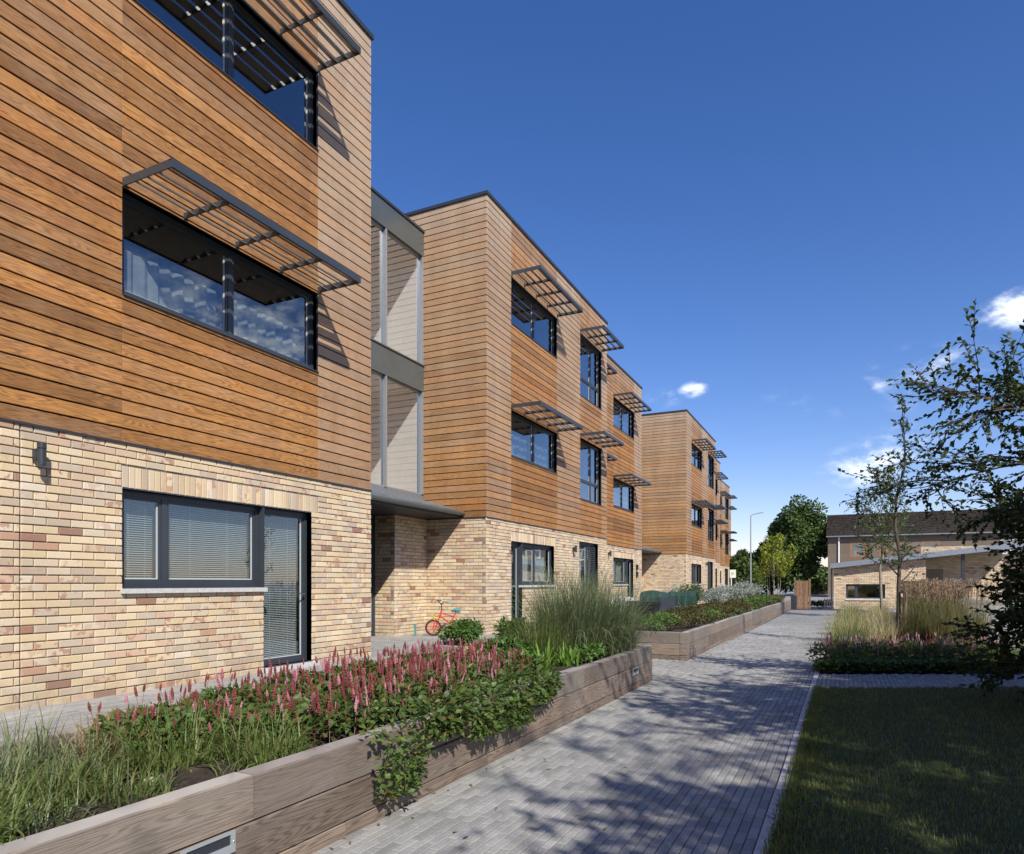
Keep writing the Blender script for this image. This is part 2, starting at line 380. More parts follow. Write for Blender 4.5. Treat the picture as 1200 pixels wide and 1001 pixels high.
def thing(name, label, cat, loc=(0,0,0), group=None, rz=0):
    o = bpy.data.objects.new(name, None); COL.objects.link(o); o.location = loc; o.rotation_euler = (0, 0, rz); o.empty_display_size = .2
    return tag(o, label, cat, group)
def rel(P, loc): return Plane(P.o - Vector(loc), P.u, P.n)

def shown_size(p, s):
    """pixels that something of size s at world point p spans in the photograph; 0 outside the frame"""
    F = -(-p[0] * .4382) if False else (p[0] * -.4382 + p[1] * .8988); Rr = p[0] * .8988 + p[1] * .4382
    if F < .3: return 0
    x = 600 + 800 * Rr / F; y = 683 - 800 * (p[2] - EYE) / F
    if x < -40 or x > 1240 or y < -40 or y > 1040: return 0
    return 800 * s / F

# ------------------------------------------------------------------ walls: bricks and boards
def cut_cells(u0, u1, z0, z1, holes):
    us = sorted({u0, u1} | {c for h in holes for c in (h[0], h[1]) if u0 < c < u1})
    zs = sorted({z0, z1} | {c for h in holes for c in (h[2], h[3]) if z0 < c < z1})
    out = []
    for j in range(len(zs) - 1):
        run = None
        for i in range(len(us) - 1):
            cu = (us[i] + us[i+1]) / 2; cz = (zs[j] + zs[j+1]) / 2
            solid = not any(h[0] < cu < h[1] and h[2] < cz < h[3] for h in holes)
            if solid:
                if run: run[1] = us[i+1]
                else: run = [us[i], us[i+1], zs[j], zs[j+1]]; out.append(run)
            else: run = None
    return out
BL, BH, BP, BZ = .215, .066, .225, .0765
_brick_cache = {}
def brick_verts(P, u0, u1, z0, z1, d0, d1, e=.0045):
    c = [(u0,z0,d0),(u1,z0,d0),(u1,z1,d0),(u0,z1,d0),(u0,z0,d1-e),(u1,z0,d1-e),(u1,z1,d1-e),(u0,z1,d1-e),
         (u0+e,z0+e,d1),(u1-e,z0+e,d1),(u1-e,z1-e,d1),(u0+e,z1-e,d1)]
    f = [(8,9,10,11)] + [(4+i, 4+(i+1)%4, 8+(i+1)%4, 8+i) for i in range(4)] + [(i, (i+1)%4, 4+(i+1)%4, 4+i) for i in range(4)]
    if P.u.cross(Vector((0,0,1))).dot(P.n) < 0: f = [tuple(reversed(x)) for x in f]
    return [P.p(*q) for q in c], f
def lay_bricks(P, u0, u1, z0, z1, holes, soldiers=()):
    """list of (u0,u1,z0,z1) bricks in stretcher bond; soldier courses given as (u0,u1,z0,z1)"""
    L = []; row = 0; z = z0
    hs = list(holes) + [s for s in soldiers]
    while z < z1 - .02:
        zt = min(z + BH, z1); o = (row % 2) * BP * .5
        u = u0 - o
        while u < u1 - .01:
            a, b = max(u, u0), min(u + BL, u1)
            segs = [(a, b)] if b - a > .02 else []
            for h in hs:
                if h[2] < (z + zt) / 2 < h[3]:
                    ns = []
                    for (p, q) in segs:
                        if q <= h[0] or p >= h[1]: ns.append((p, q)); continue
                        if p < h[0] - .02: ns.append((p, h[0] - (.008 if h in soldiers else 0)))
                        if q > h[1] + .02: ns.append((h[1] + (.008 if h in soldiers else 0), q))
                    segs = ns
            L += [(p, q, z, zt) for p, q in segs]
            u += BP
        z += BZ; row += 1
    for s in soldiers:
        n = round((s[1] - s[0]) / .075); w = (s[1] - s[0]) / n
        L += [(s[0] + i * w, s[0] + (i + 1) * w - .009, s[2] + .004, s[3] - .006) for i in range(n)]
    return L
def brick_wall(parent, walls, single=300):
    """walls: list of (Plane, u0, u1, z0, z1, holes, soldiers); the largest-showing bricks are objects, the rest one mesh"""
    allb = []
    back = MB()
    for (P, u0, u1, z0, z1, holes, sol) in walls:
        for b in lay_bricks(P, u0, u1, z0, z1, holes, sol):
            c = P.p((b[0]+b[1])/2, (b[2]+b[3])/2, 0); w = (P.o.x + 0)
            cw = (c[0] + parent.location.x, c[1] + parent.location.y, c[2])
            allb.append((shown_size(cw, b[1] - b[0]), P, b))
        for c in cut_cells(u0 + .003, u1 - .003, z0, z1 + .02, holes): pbox(back, P, c[0], c[1], c[2], c[3], -.12, -.013)
    back.build('wall', 'mortar', parent)
    allb.sort(key=lambda t: -t[0]); n = single if allb and allb[0][0] > 10 else 0
    rest = MB(); k = 0
    for s, P, b in allb:
        dd = rnd.uniform(-.004, .003)
        if k < n and s >= 9.5 and b[1] - b[0] > .05:
            key = (round(b[1]-b[0], 3), round(b[3]-b[2], 3), tuple(P.u), tuple(P.n))
            me = _brick_cache.get(key)
            if me is None:
                Q = Plane((0,0,0), P.u, P.n); w, h = (b[1]-b[0]) / 2, (b[3]-b[2]) / 2
                v, f = brick_verts(Q, -w, w, -h, h, -.03, 0)
                me = bpy.data.meshes.new('brick'); me.from_pydata(v, [], f); me.update(); me.materials.append(M['brick']); _brick_cache[key] = me
            o = bpy.data.objects.new('brick', me); COL.objects.link(o); o.parent = parent
            o.location = P.p((b[0]+b[1])/2, (b[2]+b[3])/2, dd); k += 1
        else:
            v, f = brick_verts(P, b[0], b[1], b[2], b[3], -.03, dd); o = len(rest.v)
            rest.v += v; rest.f += [tuple(i + o for i in x) for x in f]
    if rest.v: tag(rest.build('brickwork', 'brick', parent), kind='stuff')

BD = .1475
def clad(parent, panels, zb, zt, holes, single=300, weather=None):
    """panels: list of (Plane, [joint positions]); boards between joints, cut round the holes of that panel"""
    L = []; back = MB()
    for pi, (P, joints, hol) in enumerate(panels):
        for c in cut_cells(joints[0] + .02, joints[-1] - .004, zb + .02, zt - .01, hol): pbox(back, P, c[0], c[1], c[2], c[3], -.10, -.030)
        for i in range(len(joints) - 1):
            a, b = joints[i], joints[i+1]; z = zb; row = 0
            while z < zt - .03:
                z2 = min(z + BD - .017, zt); segs = [(a + .0015, b - .0015, z, z2)]
                for h in hol:
                    ns = []
                    for s in segs:
                        if s[1] <= h[0] or s[0] >= h[1] or s[3] <= h[2] or s[2] >= h[3]: ns.append(s); continue
                        if s[0] < h[0] - .03: ns.append((s[0], h[0], s[2], s[3]))
                        if s[1] > h[1] + .03: ns.append((h[1], s[1], s[2], s[3]))
                        if s[2] < h[2] - .015: ns.append((max(s[0], h[0]), min(s[1], h[1]), s[2], h[2]))
                        if s[3] > h[3] + .015: ns.append((max(s[0], h[0]), min(s[1], h[1]), h[3], s[3]))
                    segs = ns
                for s in segs:
                    c = P.p((s[0]+s[1])/2, (s[2]+s[3])/2, 0)
                    cw = (c[0] + parent.location.x, c[1] + parent.location.y, c[2])
                    L.append((shown_size(cw, 1), pi, i, P, s))
                z += BD; row += 1
    back.build('backing_wall', 'membrane', parent)
    L.sort(key=lambda t: -t[0]); rest = {}
    for k, (sz, pi, i, P, s) in enumerate(L):
        w = weather(pi, i, s) if weather else .2
        d = rnd.uniform(-.002, .002)
        if k < single and sz > 0:
            mb = MB(); v, f = brick_verts(P, s[0], s[1], s[2], s[3], -.022, d, .0025); mb.v = v; mb.f = f
            o = mb.build('board', 'wood', parent); o.color = (max(0, w + rnd.uniform(-.10, .10)), 0, 0, 1)
        else:
            key = round(w * 4) / 4; r = rest.setdefault(key, MB()); v, f = brick_verts(P, s[0], s[1], s[2], s[3], -.022, d, .0025)
            o = len(r.v); r.v += v; r.f += [tuple(q + o for q in x) for x in f]
    for key, r in rest.items():
        o = tag(r.build('cladding', 'wood', parent), kind='stuff'); o.color = (key, 0, 0, 1)

def window(parent, P, u0, u1, z0, z1, splits=(), recess=.09, room=True, blind=None, curtain=False, kind='window', sill=False, transom=None, detail=True, fw=.055, openlight=None):
    """frame mesh (the part) with panes, blinds, sill and reveal as sub-parts. splits: u of mullions"""
    f = MB(); d1 = -recess; d0 = d1 - .07
    pbox(f, P, u0, u1, z0, z0 + fw, d0, d1); pbox(f, P, u0, u1, z1 - fw, z1, d0, d1)
    pbox(f, P, u0, u0 + fw, z0 + fw, z1 - fw, d0, d1); pbox(f, P, u1 - fw, u1, z0 + fw, z1 - fw, d0, d1)
    us = [u0 + fw] + [s for sp in splits for s in (sp - fw * .55, sp + fw * .55)] + [u1 - fw]
    for sp in splits: pbox(f, P, sp - fw * .55, sp + fw * .55, z0 + fw, z1 - fw, d0 + .002, d1 - .002)
    # reveal lining
    rv = .012
    pbox(f, P, u0 - rv, u0, z0 - rv, z1 + rv, d0 - .02, -.004); pbox(f, P, u1, u1 + rv, z0 - rv, z1 + rv, d0 - .02, -.004)
    pbox(f, P, u0, u1, z1, z1 + rv, d0 - .02, -.004); pbox(f, P, u0, u1, z0 - rv, z0, d0 - .02, .018 if not sill else -.01)
    fr = f.build(kind, 'frame', parent)
    cells = []
    for i in range(0, len(us), 2):
        zz = [(z0 + fw, z1 - fw)]
        if transom: zz = [(z0 + fw, transom - .02), (transom + .02, z1 - fw)]
        for za, zb_ in zz: cells.append((us[i], us[i+1], za, zb_))
    if transom:
        t = MB()
        for i in range(0, len(us), 2): pbox(t, P, us[i], us[i+1], transom - .02, transom + .02, d0 + .005, d1 - .006)
        t.build('transom', 'frame', fr)
    for (a, b, za, zb_) in cells:
        s = MB(); w = .032   # sash, then an added bead, pale in place of sun on the jamb
        pbox(s, P, a, b, za, za + w, d0 + .01, d1 - .012); pbox(s, P, a, b, zb_ - w, zb_, d0 + .01, d1 - .012)
        pbox(s, P, a, a + w, za + w, zb_ - w, d0 + .01, d1 - .012); pbox(s, P, b - w, b, za + w, zb_ - w, d0 + .01, d1 - .012)
        s.build('sash', 'frame', fr)
        if detail:
            s = MB(); q = .011; a2, b2, c2, e2 = a + w, b - w, za + w, zb_ - w
            pbox(s, P, a2, b2, c2, c2 + q, d0 + .02, d1 - .03); pbox(s, P, b2 - q, b2, c2 + q, e2, d0 + .02, d1 - .03); pbox(s, P, a2, a2 + q, c2 + q, e2, d0 + .02, d1 - .03)
            s.build('bead', 'bead', fr)
        g = MB(); pbox(g, P, a + w, b - w, za + w, zb_ - w, d0 + .028, d0 + .034)
        g.build('pane', 'glass', fr)
        if blind:
            m = MB(); zc = za + w + .01; dd = d0 - .05
            while zc < zb_ - w:
                q = [P.p(a+w, zc, dd+.011), P.p(b-w, zc, dd+.011), P.p(b-w, zc+.011, dd-.011), P.p(a+w, zc+.011, dd-.011)]
                m.poly(q); zc += blind
            for uu in (a + (b-a) * .3, a + (b-a) * .72): pbox(m, P, uu, uu + .003, za, zb_, dd + .013, dd + .015)
            tag(m.build('blind', 'blind', fr), kind='stuff')
        if curtain:
            m = MB(); n = 26; dd = d0 - .10; h = curtain if isinstance(curtain, float) else 1.0
            zt = za + w + (zb_ - za - 2 * w) * h
            for i in range(n):
                x0 = a + (b-a) * i / n; x1 = a + (b-a) * (i+1) / n
                o0 = .02 * math.sin(i * 2.1) + .012 * math.sin(i * .9); o1 = .02 * math.sin((i+1) * 2.1) + .012 * math.sin((i+1) * .9)
                m.poly([P.p(x0, za, dd+o0), P.p(x1, za, dd+o1), P.p(x1, zt, dd+o1), P.p(x0, zt, dd+o0)])
            m.build('curtain', 'curtain' if z0 > 3 else 'net_reflection', fr)  # ground-floor curtains are coloured pale to imitate reflections in the panes
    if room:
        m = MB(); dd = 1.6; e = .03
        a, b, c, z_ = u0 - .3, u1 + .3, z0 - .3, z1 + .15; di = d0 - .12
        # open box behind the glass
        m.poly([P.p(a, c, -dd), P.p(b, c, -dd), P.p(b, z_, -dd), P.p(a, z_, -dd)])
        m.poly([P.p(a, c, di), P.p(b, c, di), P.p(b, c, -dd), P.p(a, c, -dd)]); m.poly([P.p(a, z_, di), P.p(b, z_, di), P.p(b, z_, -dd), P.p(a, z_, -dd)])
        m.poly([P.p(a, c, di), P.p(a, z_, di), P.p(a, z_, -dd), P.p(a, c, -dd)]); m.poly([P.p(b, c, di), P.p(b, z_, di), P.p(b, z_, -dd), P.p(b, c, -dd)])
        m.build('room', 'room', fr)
    if sill:
        m = MB(); pbox(m, P, u0 - .02, u1 + .02, z0 - .062, z0 - .012, -.10, .045); m.build('sill', 'sill', fr)
    return fr

def sunshade(parent, P, u0, u1, z, proj=.75, bays=4, nbl=4, fine=True):
    f = MB(); th = .045; hh = .085
    pbox(f, P, u0, u1, z - hh, z, proj - .012, proj); pbox(f, P, u0, u1, z - .012, z - .001, proj - .055, proj - .012)
    pbox(f, P, u0, u0 + .012, z - hh, z, .0, proj - .012); pbox(f, P, u1 - .012, u1, z - hh, z, .0, proj - .012)
    sh = f.build('sunshade', 'frame', parent)
    n = bays
    for i in range(1, n):
        m = MB(); u = u0 + (u1 - u0) * i / n; pbox(m, P, u - .006, u + .006, z - hh + .004, z - .014, -.02, proj - .014); m.build('bracket', 'frame', sh)
    segs = [(u0 + (u1 - u0) * i / n + .012, u0 + (u1 - u0) * (i + 1) / n - .008) for i in range(n)] if fine else [(u0 + .014, u1 - .014)]
    for k in range(nbl):
        dc = .13 + (proj - .22) * k / (nbl - 1)
        for (a, b) in segs:
            m = MB(); w = .046
            pts = []
            for uu in (a, b):
                pts.append([P.p(uu, z - .028, dc - w), P.p(uu, z - .014, dc - w + .004), P.p(uu, z - .058, dc + w + .004), P.p(uu, z - .072, dc + w)])
            A, B = pts; v = A + B
            m.v = v; m.f = [(0,1,2,3), (7,6,5,4), (0,4,5,1), (1,5,6,2), (2,6,7,3), (3,7,4,0)]
            o = m.build('blade', 'blade', sh); o.color = (.55, 0, 0, 1)
    return sh

def wall_lamp(loc, label, nrm=(1, 0, 0)):
    t = thing('wall_lamp', label, 'wall lamp', loc, 'cylindrical lamps on the brick walls')
    m = MB(); m.tube([(.095, 0, -.10), (.095, 0, .045), (.095, 0, .049)], [.036, .036, .038], 16); m.build('lamp_body', 'coping', t)
    m = MB(); m.tube([(.095, 0, .053), (.095, 0, .10)], [.038, .038], 16); m.build('lamp_cap', 'coping', t)
    m = MB(); m.box(0, .062, -.03, .03, -.05, .05); m.build('bracket', 'coping', t)
    return t

ZT, ZW = 9.66, 2.60     # top of the cladding, foot of the cladding
def coping(parent, pts, inner=.25):
    """flashing round the roof edge; pts = plan polyline, outward side to the right"""
    m = MB()
    for i in range(len(pts) - 1):
        x0, y0 = pts[i]; x1, y1 = pts[i+1]
        if abs(x0 - x1) < 1e-6:
            s = 1 if y1 > y0 else -1; m.box(x0 - inner if s > 0 else x0 - .03, x0 + .03 if s > 0 else x0 + inner, min(y0,y1) - .03, max(y0,y1) + .03, ZT + .004, ZT + .075)
        else: m.box(min(x0,x1) + .032, max(x0,x1) + .027, y0 - .03, y0 + inner, ZT + .002, ZT + .072)
    m.build('coping', 'coping', parent)

# ------------------------------------------------------------------ one block of flats
def weather_fn(info):
    def w(pi, i, s):
        base = info[pi][i]; zc = (s[2] + s[3]) / 2
        return min(1, max(0, base + (zc - 5.9) * .075 + (.12 if zc > 9.2 else 0)))
    return w

def block(label, y0, xa, xb, a_part=True, fine=True, single=300, bsingle=300, near=False, group='timber clad apartment blocks'):
    loc = (xa if a_part else xb, y0 + (0 if a_part else 8.4), 0)
    T = thing('apartment_building', label, 'building', loc, group)
    ox, oy = loc[0], loc[1]
    XB = xb - ox; dep = -9.0
    brick = []; panels = []; weath = []
    if a_part:
        PA = Plane((0, 0, 0), (0, 1, 0), (1, 0, 0)); PS = Plane((0, 0, 0), (-1, 0, 0), (0, -1, 0))
        W = {'w1': (1.22, 4.07), 'w2': (5.88, 7.85)}
        ha = [(1.22, 4.07, 4.13, 5.22), (1.22, 4.07, 7.26, 8.34), (5.88, 7.85, 3.63, 5.46), (5.88, 7.85, 6.72, 8.58)]
        panels.append((PA, [0.003, 1.22, 4.07, 5.88, 7.85, 8.4], ha)); weath.append([.55, .05, .50, .10, .55])
        panels.append((PS, [0.003, 3.1, 6.2, 9.0], [])); weath.append([.42, .42, .5])
        hb = [(1.22, 3.86, 1.10, 2.12), (1.22, 1.84, .08, 1.10), (5.80, 7.5, .08, 2.38)]
        brick.append((PA, 0.0, 8.4, 0, ZW, hb, [(1.22, 3.95, 2.128, 2.355)]))
        brick.append((PS, .003, 9.0, 0, ZW, [], []))
    PB = Plane((XB, 0, 0), (0, 1, 0), (1, 0, 0)); b0 = 8.4 if a_part else 0.0
    bl = 7.9 if a_part else 8.05
    be = b0 + bl
    hB = []
    for (a, b, c, d) in ((be - 4.10, be - 1.20, 4.12, 5.22), (be - 4.10, be - 1.20, 7.24, 8.34), (be - 7.75, be - 6.0, 3.63, 5.46), (be - 7.75, be - 6.0, 6.72, 8.58)): hB.append((a, b, c, d))
    panels.append((PB, [b0 if a_part else b0 - 5.5, be - 7.75, be - 6.0, be - 4.10, be - 1.20, be - .003], hB)); weath.append([.15, .05, .10, .0, .62])
    hb = [(be - 4.10, be - 2.2, 1.10, 2.12), (be - 2.2, be - 1.33, .07, 2.12)]
    u0 = b0 if a_part else b0 - 5.5
    bot = 0
    cj = be - 5.06   # a movement joint in the brickwork
    brick.append((PB, u0, cj - .012, 0, ZW, hb, [])); brick.append((PB, cj, be, 0, ZW, hb, [(be - 4.10, be - 1.20, 2.128, 2.355)]))
    # rest of the shell: roof, far walls
    m = MB()
    if a_part:
        m.box(dep, -.3, .3, 8.4, ZT - .25, ZT - .15); m.box(dep, XB - .3, 8.4, be - .3, ZT - .25, ZT - .15)
    else: m.box(dep, XB - .3, u0, be - .3, ZT - .25, ZT - .15)
    m.build('roof', 'coping', T)
    m = MB(); m.box(dep - .2, dep, u0 if not a_part else 0, be, 0, ZT)
    m.box(dep, XB - .13, be - .2, be - .01, 0, ZT); m.build('rear_wall', 'membrane', T)
    brick_wall(T, brick, bsingle)
    clad(T, panels, ZW, ZT, None, single, weather_fn(weath))
    if a_part:   # return between the two planes
        m = MB(); m.box(XB, -.13, 8.38, 8.4, ZW + .02, ZT); m.build('return_wall', 'wood', T)
        coping(T, [(dep, 0), (0, 0)]); m = MB(); m.box(-.25, .03, -.027, 8.43, ZT + .004, ZT + .075); m.box(XB - .25, XB + .03, 8.45, be + .03, ZT + .004, ZT + .075); m.build('coping', 'coping', T)
    else:
        m = MB(); m.box(-.25, .03, u0, be + .03, ZT + .004, ZT + .075); m.build('coping', 'coping', T)
    # flashing where boards meet bricks
    m = MB()
    if a_part: pbox(m, PA, 0, 8.4, ZW - .022, ZW - .004, -.05, .016); pbox(m, PS, .02, 3, ZW - .022, ZW - .004, -.05, .016)
    pbox(m, PB, u0, be, ZW - .022, ZW - .004, -.05, .016); m.build('flashing', 'coping', T)
    # windows
    if a_part:
        for (z, cur) in ((4.13, .62), (7.26, False)):
            window(T, PA, 1.22, 4.07, z, z + 1.09, [2.72], curtain=cur, detail=fine)
            sunshade(T, PA, 1.22, 4.07, z + 1.21, fine=fine and near)
        for z in (3.63, 6.72):
            window(T, PA, 5.88, 7.85, z, z + 1.83, [7.05], transom=z + .62, detail=fine)
            sunshade(T, PA, 5.88, 7.85, z + 1.95, bays=3, fine=fine and near)
        window(T, PA, 1.84, 3.86, 1.10, 2.12, [2.75], sill=True, curtain=True, detail=fine)
        d = window(T, PA, 1.22, 1.84, .08, 2.12, [], kind='door', curtain=.98, detail=fine)
        dn = window(T, PA, 5.80, 7.5, .08, 2.38, [6.7], transom=.7, curtain=True, detail=fine, kind='door')
        m = MB()
        for q in range(22): pbox(m, PA, 6.75, 7.42, .85 + q * .065, .885 + q * .065, -.13, -.075)
        tag(m.build('louvre_panel', 'frame', dn), kind='stuff')
    for (z, cur) in ((4.12, .55), (7.24, False)):
        window(T, PB, be - 4.10, be - 1.20, z, z + 1.10, [be - 2.65], curtain=cur if near else .6, detail=True)
        sunshade(T, PB, be - 4.10, be - 1.20, z + 1.19, fine=True if near else fine)
    for z in (3.63, 6.72):
        window(T, PB, be - 7.75, be - 6.0, z, z + 1.83, [be - 6.7], transom=z + .62, detail=fine)
        sunshade(T, PB, be - 7.75, be - 6.0, z + 1.95, bays=3, fine=False)
    window(T, PB, be - 4.10, be - 2.2, 1.10, 2.12, [be - 3.55], sill=True, blind=.024 if near else None, curtain=not near, detail=fine)
    d = window(T, PB, be - 2.195, be - 1.33, .07, 2.12, [], kind='door', blind=.024 if near else None, curtain=not near, detail=fine, fw=.05)
    m = MB(); pbox(m, PB, be - 2.25, be - 1.28, 0.0, .058, -.1, .10); m.build('threshold', 'sill', d)
    m = MB(); m.tube([PB.p(be - 1.43, 1.0, -.06), PB.p(be - 1.43, 1.0, -.035), PB.p(be - 1.53, 1.0, -.035)], .009, 6); m.build('handle', 'chrome', d)
    return T

B1 = block('nearest timber and buff brick block, cut off by the photo\'s left edge, glossy blinds below', -7.8, -6.67, -6.67, a_part=False, near=True)
B2 = block('middle block with a pale boarded side wall above the small red bicycle', 13.2, -7.05, -8.03, near=False, fine=True)
B3 = block('third block, beyond the two green covered garden items', 34.2, -7.05, -8.03, fine=False, single=260, bsingle=0)
B4 = block('farthest block, only a narrow strip showing beside the street lamp', 55.2, -9.3, -10.3, fine=False, single=0, bsingle=0)

# ------------------------------------------------------------------ glazed stair links
def link(y0, y1, label, near):
    T = thing('glazed_stairwell', label, 'stairwell', (-8.73 if near else -9.4, y0, 0), 'glazed stair links between the blocks')
    P = Plane((0, 0, 0), (0, 1, 0), (1, 0, 0)); L = y1 - y0; a, b = -.10, L - .012
    mull = [1.66, 3.10]
    m = MB(); pbox(m, P, a, b, 8.62, 9.16, -.15, .05); m.build('top_band', 'band', T)
    m = MB(); pbox(m, P, a, b, 9.162, 9.215, -.30, .075); m.build('coping', 'coping', T)
    m = MB(); pbox(m, P, a, b, 5.52, 6.10, -.15, .05); pbox(m, P, a, b, 6.102, 6.13, -.10, .075); m.build('middle_band', 'band', T)
    m = MB(); m.box(-4, -.16, 0, L, 9.0, 9.1); m.build('roof', 'coping', T)
    m = MB(); m.box(-3.2, -3.1, 0, L, 0.0, 9.0); m.build('rear_wall', 'room_pale', T)
    m = MB()
    for z in (5.6, 2.78): m.box(-3.1, -.18, 0, L, z, z + .25)
    m.build('landing', 'room_pale', T)
    m = MB(); m.box(-3.1, -.13, L - .04, L - .015, 3.03, 9.0); m.box(-3.1, -.13, .015, .04, 3.03, 9.0); m.build('inner_wall', 'white', T)
    for k, (za, zb) in enumerate(((3.17, 5.52), (6.13, 8.62))):
        f = MB()
        for u in [.0] + mull + [b - .05]: pbox(f, P, u, u + .05, za, zb, -.08, .045)
        pbox(f, P, a, b, za, za + .03, -.08, -.01); pbox(f, P, a, b, zb - .03, zb, -.08, -.01)
        fr = f.build('window', 'alu', T)
        us = [.05] + [x for q in mull for x in (q, q + .05)] + [b - .05]
        for i in range(0, len(us), 2):
            g = MB(); pbox(g, P, us[i], us[i+1], za + .03, zb - .03, -.04, -.03); g.build('pane', 'stairglass', fr)
    # canopy with standing seams and a gutter
    m = MB()
    v = [(.0, a, 3.0), (1.05, a, 2.70), (1.05, b + .0, 2.70), (.0, b, 3.0), (.0, a, 3.03), (1.05, a, 2.735), (1.05, b, 2.735), (.0, b, 3.03)]
    m.hexa(v); cn = m.build('canopy', 'zinc', T)
    m = MB(); m.box(-.1, 0.0, a, b, 2.98, 3.165); m.box(0, .02, a, b, 3.02, 3.15)
    for q in range(7): m.box(.02, .04, .3 + q * .62, .325 + q * .62, 3.02, 3.15)
    m.build('upstand', 'zinc', cn)
    m = MB()
    for q in range(8): 
        y = .2 + q * .58; m.hexa([(.02, y, 3.03), (1.04, y, 2.735), (1.04, y + .02, 2.735), (.02, y + .02, 3.03), (.02, y, 3.06), (1.04, y, 2.765), (1.04, y + .02, 2.765), (.02, y + .02, 3.06)])
    m.build('seam', 'zinc', cn)
    m = MB(); m.tube([(1.09, a, 2.69), (1.09, b + .0, 2.69)], .055, 10); m.build('gutter', 'band', cn)
    m = MB(); m.box(-.3, 1.03, a, b, 2.60, 2.69); m.build('soffit', 'coping', cn)
    # entrance: brick returns and glazed doors under the canopy
    W1 = Plane((.13, L - 1.24, 0), (0, 1, 0), (1, 0, 0)); W2 = Plane((.13, L - 1.24, 0), (-1, 0, 0), (0, -1, 0))
    brick_wall(T, [(W1, 0.0, 1.235, 0, 2.6, [], []), (W2, .003, .55, 0, 2.6, [], [])], 0)
    PD = Plane((-.38, 0, 0), (0, 1, 0), (1, 0, 0))
    d = window(T, PD, .02, L - 1.26, .03, 2.6, [1.0, 2.1], kind='door', room=True, recess=.0)
    return T
link(8.65, 13.2, 'tall glazed stairwell between the nearest and middle blocks, reflecting timber boards', True)
link(29.5, 34.2, 'glazed stairwell beyond the middle block with only its canopy showing', False)

wall_lamp((-6.665, 3.71, 2.32), 'dark cylindrical lamp high on the nearest block beside the movement joint')
wall_lamp((-7.045, 18.45, 2.12), 'dark cylindrical lamp on the middle block between window and tall louvred door')
wall_lamp((-8.025, 24.75, 2.25), 'dark cylindrical lamp on the set-back part of the middle block')
wall_lamp((-7.045, 39.4, 2.20), 'dark cylindrical lamp on the third block between window and tall door')
t = thing('meter_box', 'small black intercom boxes beside the middle block\'s farthest door', 'intercom', (-8.02, 28.55, 1.6))
m = MB(); m.box(0, .06, 0, .16, .1, .32); m.build('cover', 'black', t); m = MB(); m.box(0, .06, 0, .16, -.2, .02); m.build('door', 'black', t)

# ------------------------------------------------------------------ ground
def gz(y): return -.3 * min(1, max(0, (y - 31) / 9.0))
def strip(name, pts_x, ys, z, mat, kind='structure'):
    m = MB()
    for i in range(len(ys) - 1):
        m.poly([(pts_x[0], ys[i], gz(ys[i]) + z), (pts_x[1], ys[i], gz(ys[i]) + z), (pts_x[1], ys[i+1], gz(ys[i+1]) + z), (pts_x[0], ys[i+1], gz(ys[i+1]) + z)])
    return tag(m.build(name, mat), kind=kind)
strip('ground', (-400, 400), [-60, 31, 34, 37, 40, 900], -.03, 'ground')
def flat(name, poly, z, mat):
    m = MB(); m.poly([(x, y, z) for x, y in poly]); return tag(m.build(name, mat), kind='structure')
def pavers(parent, x0, x1, y0, y1, single, excl=(), keep=None, top=.006):
    W, LN = .047, .15; L = []
    nx = int(round((x1 - x0) / W)); W = (x1 - x0) / nx
    for i in range(nx):
        off = (i % 2) * .075 + rnd.uniform(-.02, .02)
        y = y0 - off
        while y < y1:
            a, b = max(y, y0), min(y + LN, y1); cx = x0 + (i + .5) * W; cy = (a + b) / 2
            y += LN
            if b - a < .03 or any(e[0] < cx < e[1] and e[2] < cy < e[3] for e in excl): continue
            if keep and not keep(cx, cy): continue
            L.append((cx, cy, b - a))
    L.sort(key=lambda t: -shown_size((t[0], t[1], 0), 1)); cache = {}; V = []; F = []
    def pm(w, l, cx, cy, z):
        e = .004; h = .03; a, b = w / 2 - .0018, l / 2 - .0026
        v = [(cx-a,cy-b,z-h),(cx+a,cy-b,z-h),(cx+a,cy+b,z-h),(cx-a,cy+b,z-h),(cx-a,cy-b,z-e*.6),(cx+a,cy-b,z-e*.6),(cx+a,cy+b,z-e*.6),(cx-a,cy+b,z-e*.6),
             (cx-a+e,cy-b+e,z),(cx+a-e,cy-b+e,z),(cx+a-e,cy+b-e,z),(cx-a+e,cy+b-e,z)]
        f = [(8,9,10,11)] + [(4+i, 4+(i+1)%4, 8+(i+1)%4, 8+i) for i in range(4)] + [(i, (i+1)%4, 4+(i+1)%4, 4+i) for i in range(4)]
        return v, f
    k = 0; mb = MB()
    for cx, cy, l in L:
        z = top + rnd.uniform(-.0012, .0012)
        if k < single and shown_size((cx, cy, 0), .1) > 0:
            key = round(l, 2); me = cache.get(key)
            if me is None:
                v, f = pm(W, l, 0, 0, 0); me = bpy.data.meshes.new('paver'); me.from_pydata(v, [], f); me.update(); me.materials.append(M['paver']); cache[key] = me
            o = bpy.data.objects.new('paver', me); COL.objects.link(o); o.parent = parent; o.location = (cx, cy, z); o.rotation_euler = (rnd.uniform(-.006, .006), rnd.uniform(-.008, .008), rnd.uniform(-.004, .004)); k += 1
        else:
            v, f = pm(W, l, cx, cy, z); o = len(mb.v); mb.v += v; mb.f += [tuple(q + o for q in x) for x in f]
    if mb.v: tag(mb.build('paver_field', 'paver', parent), kind='stuff')
PXL, PXR = -2.03, -.29
path = flat('path', [(PXL, -3), (PXR, -3), (PXR, 20.0), (PXL, 20.0)], -.012, 'joint')
pavers(path, PXL + .004, PXR - .062, 1.2, 20.0, 300)
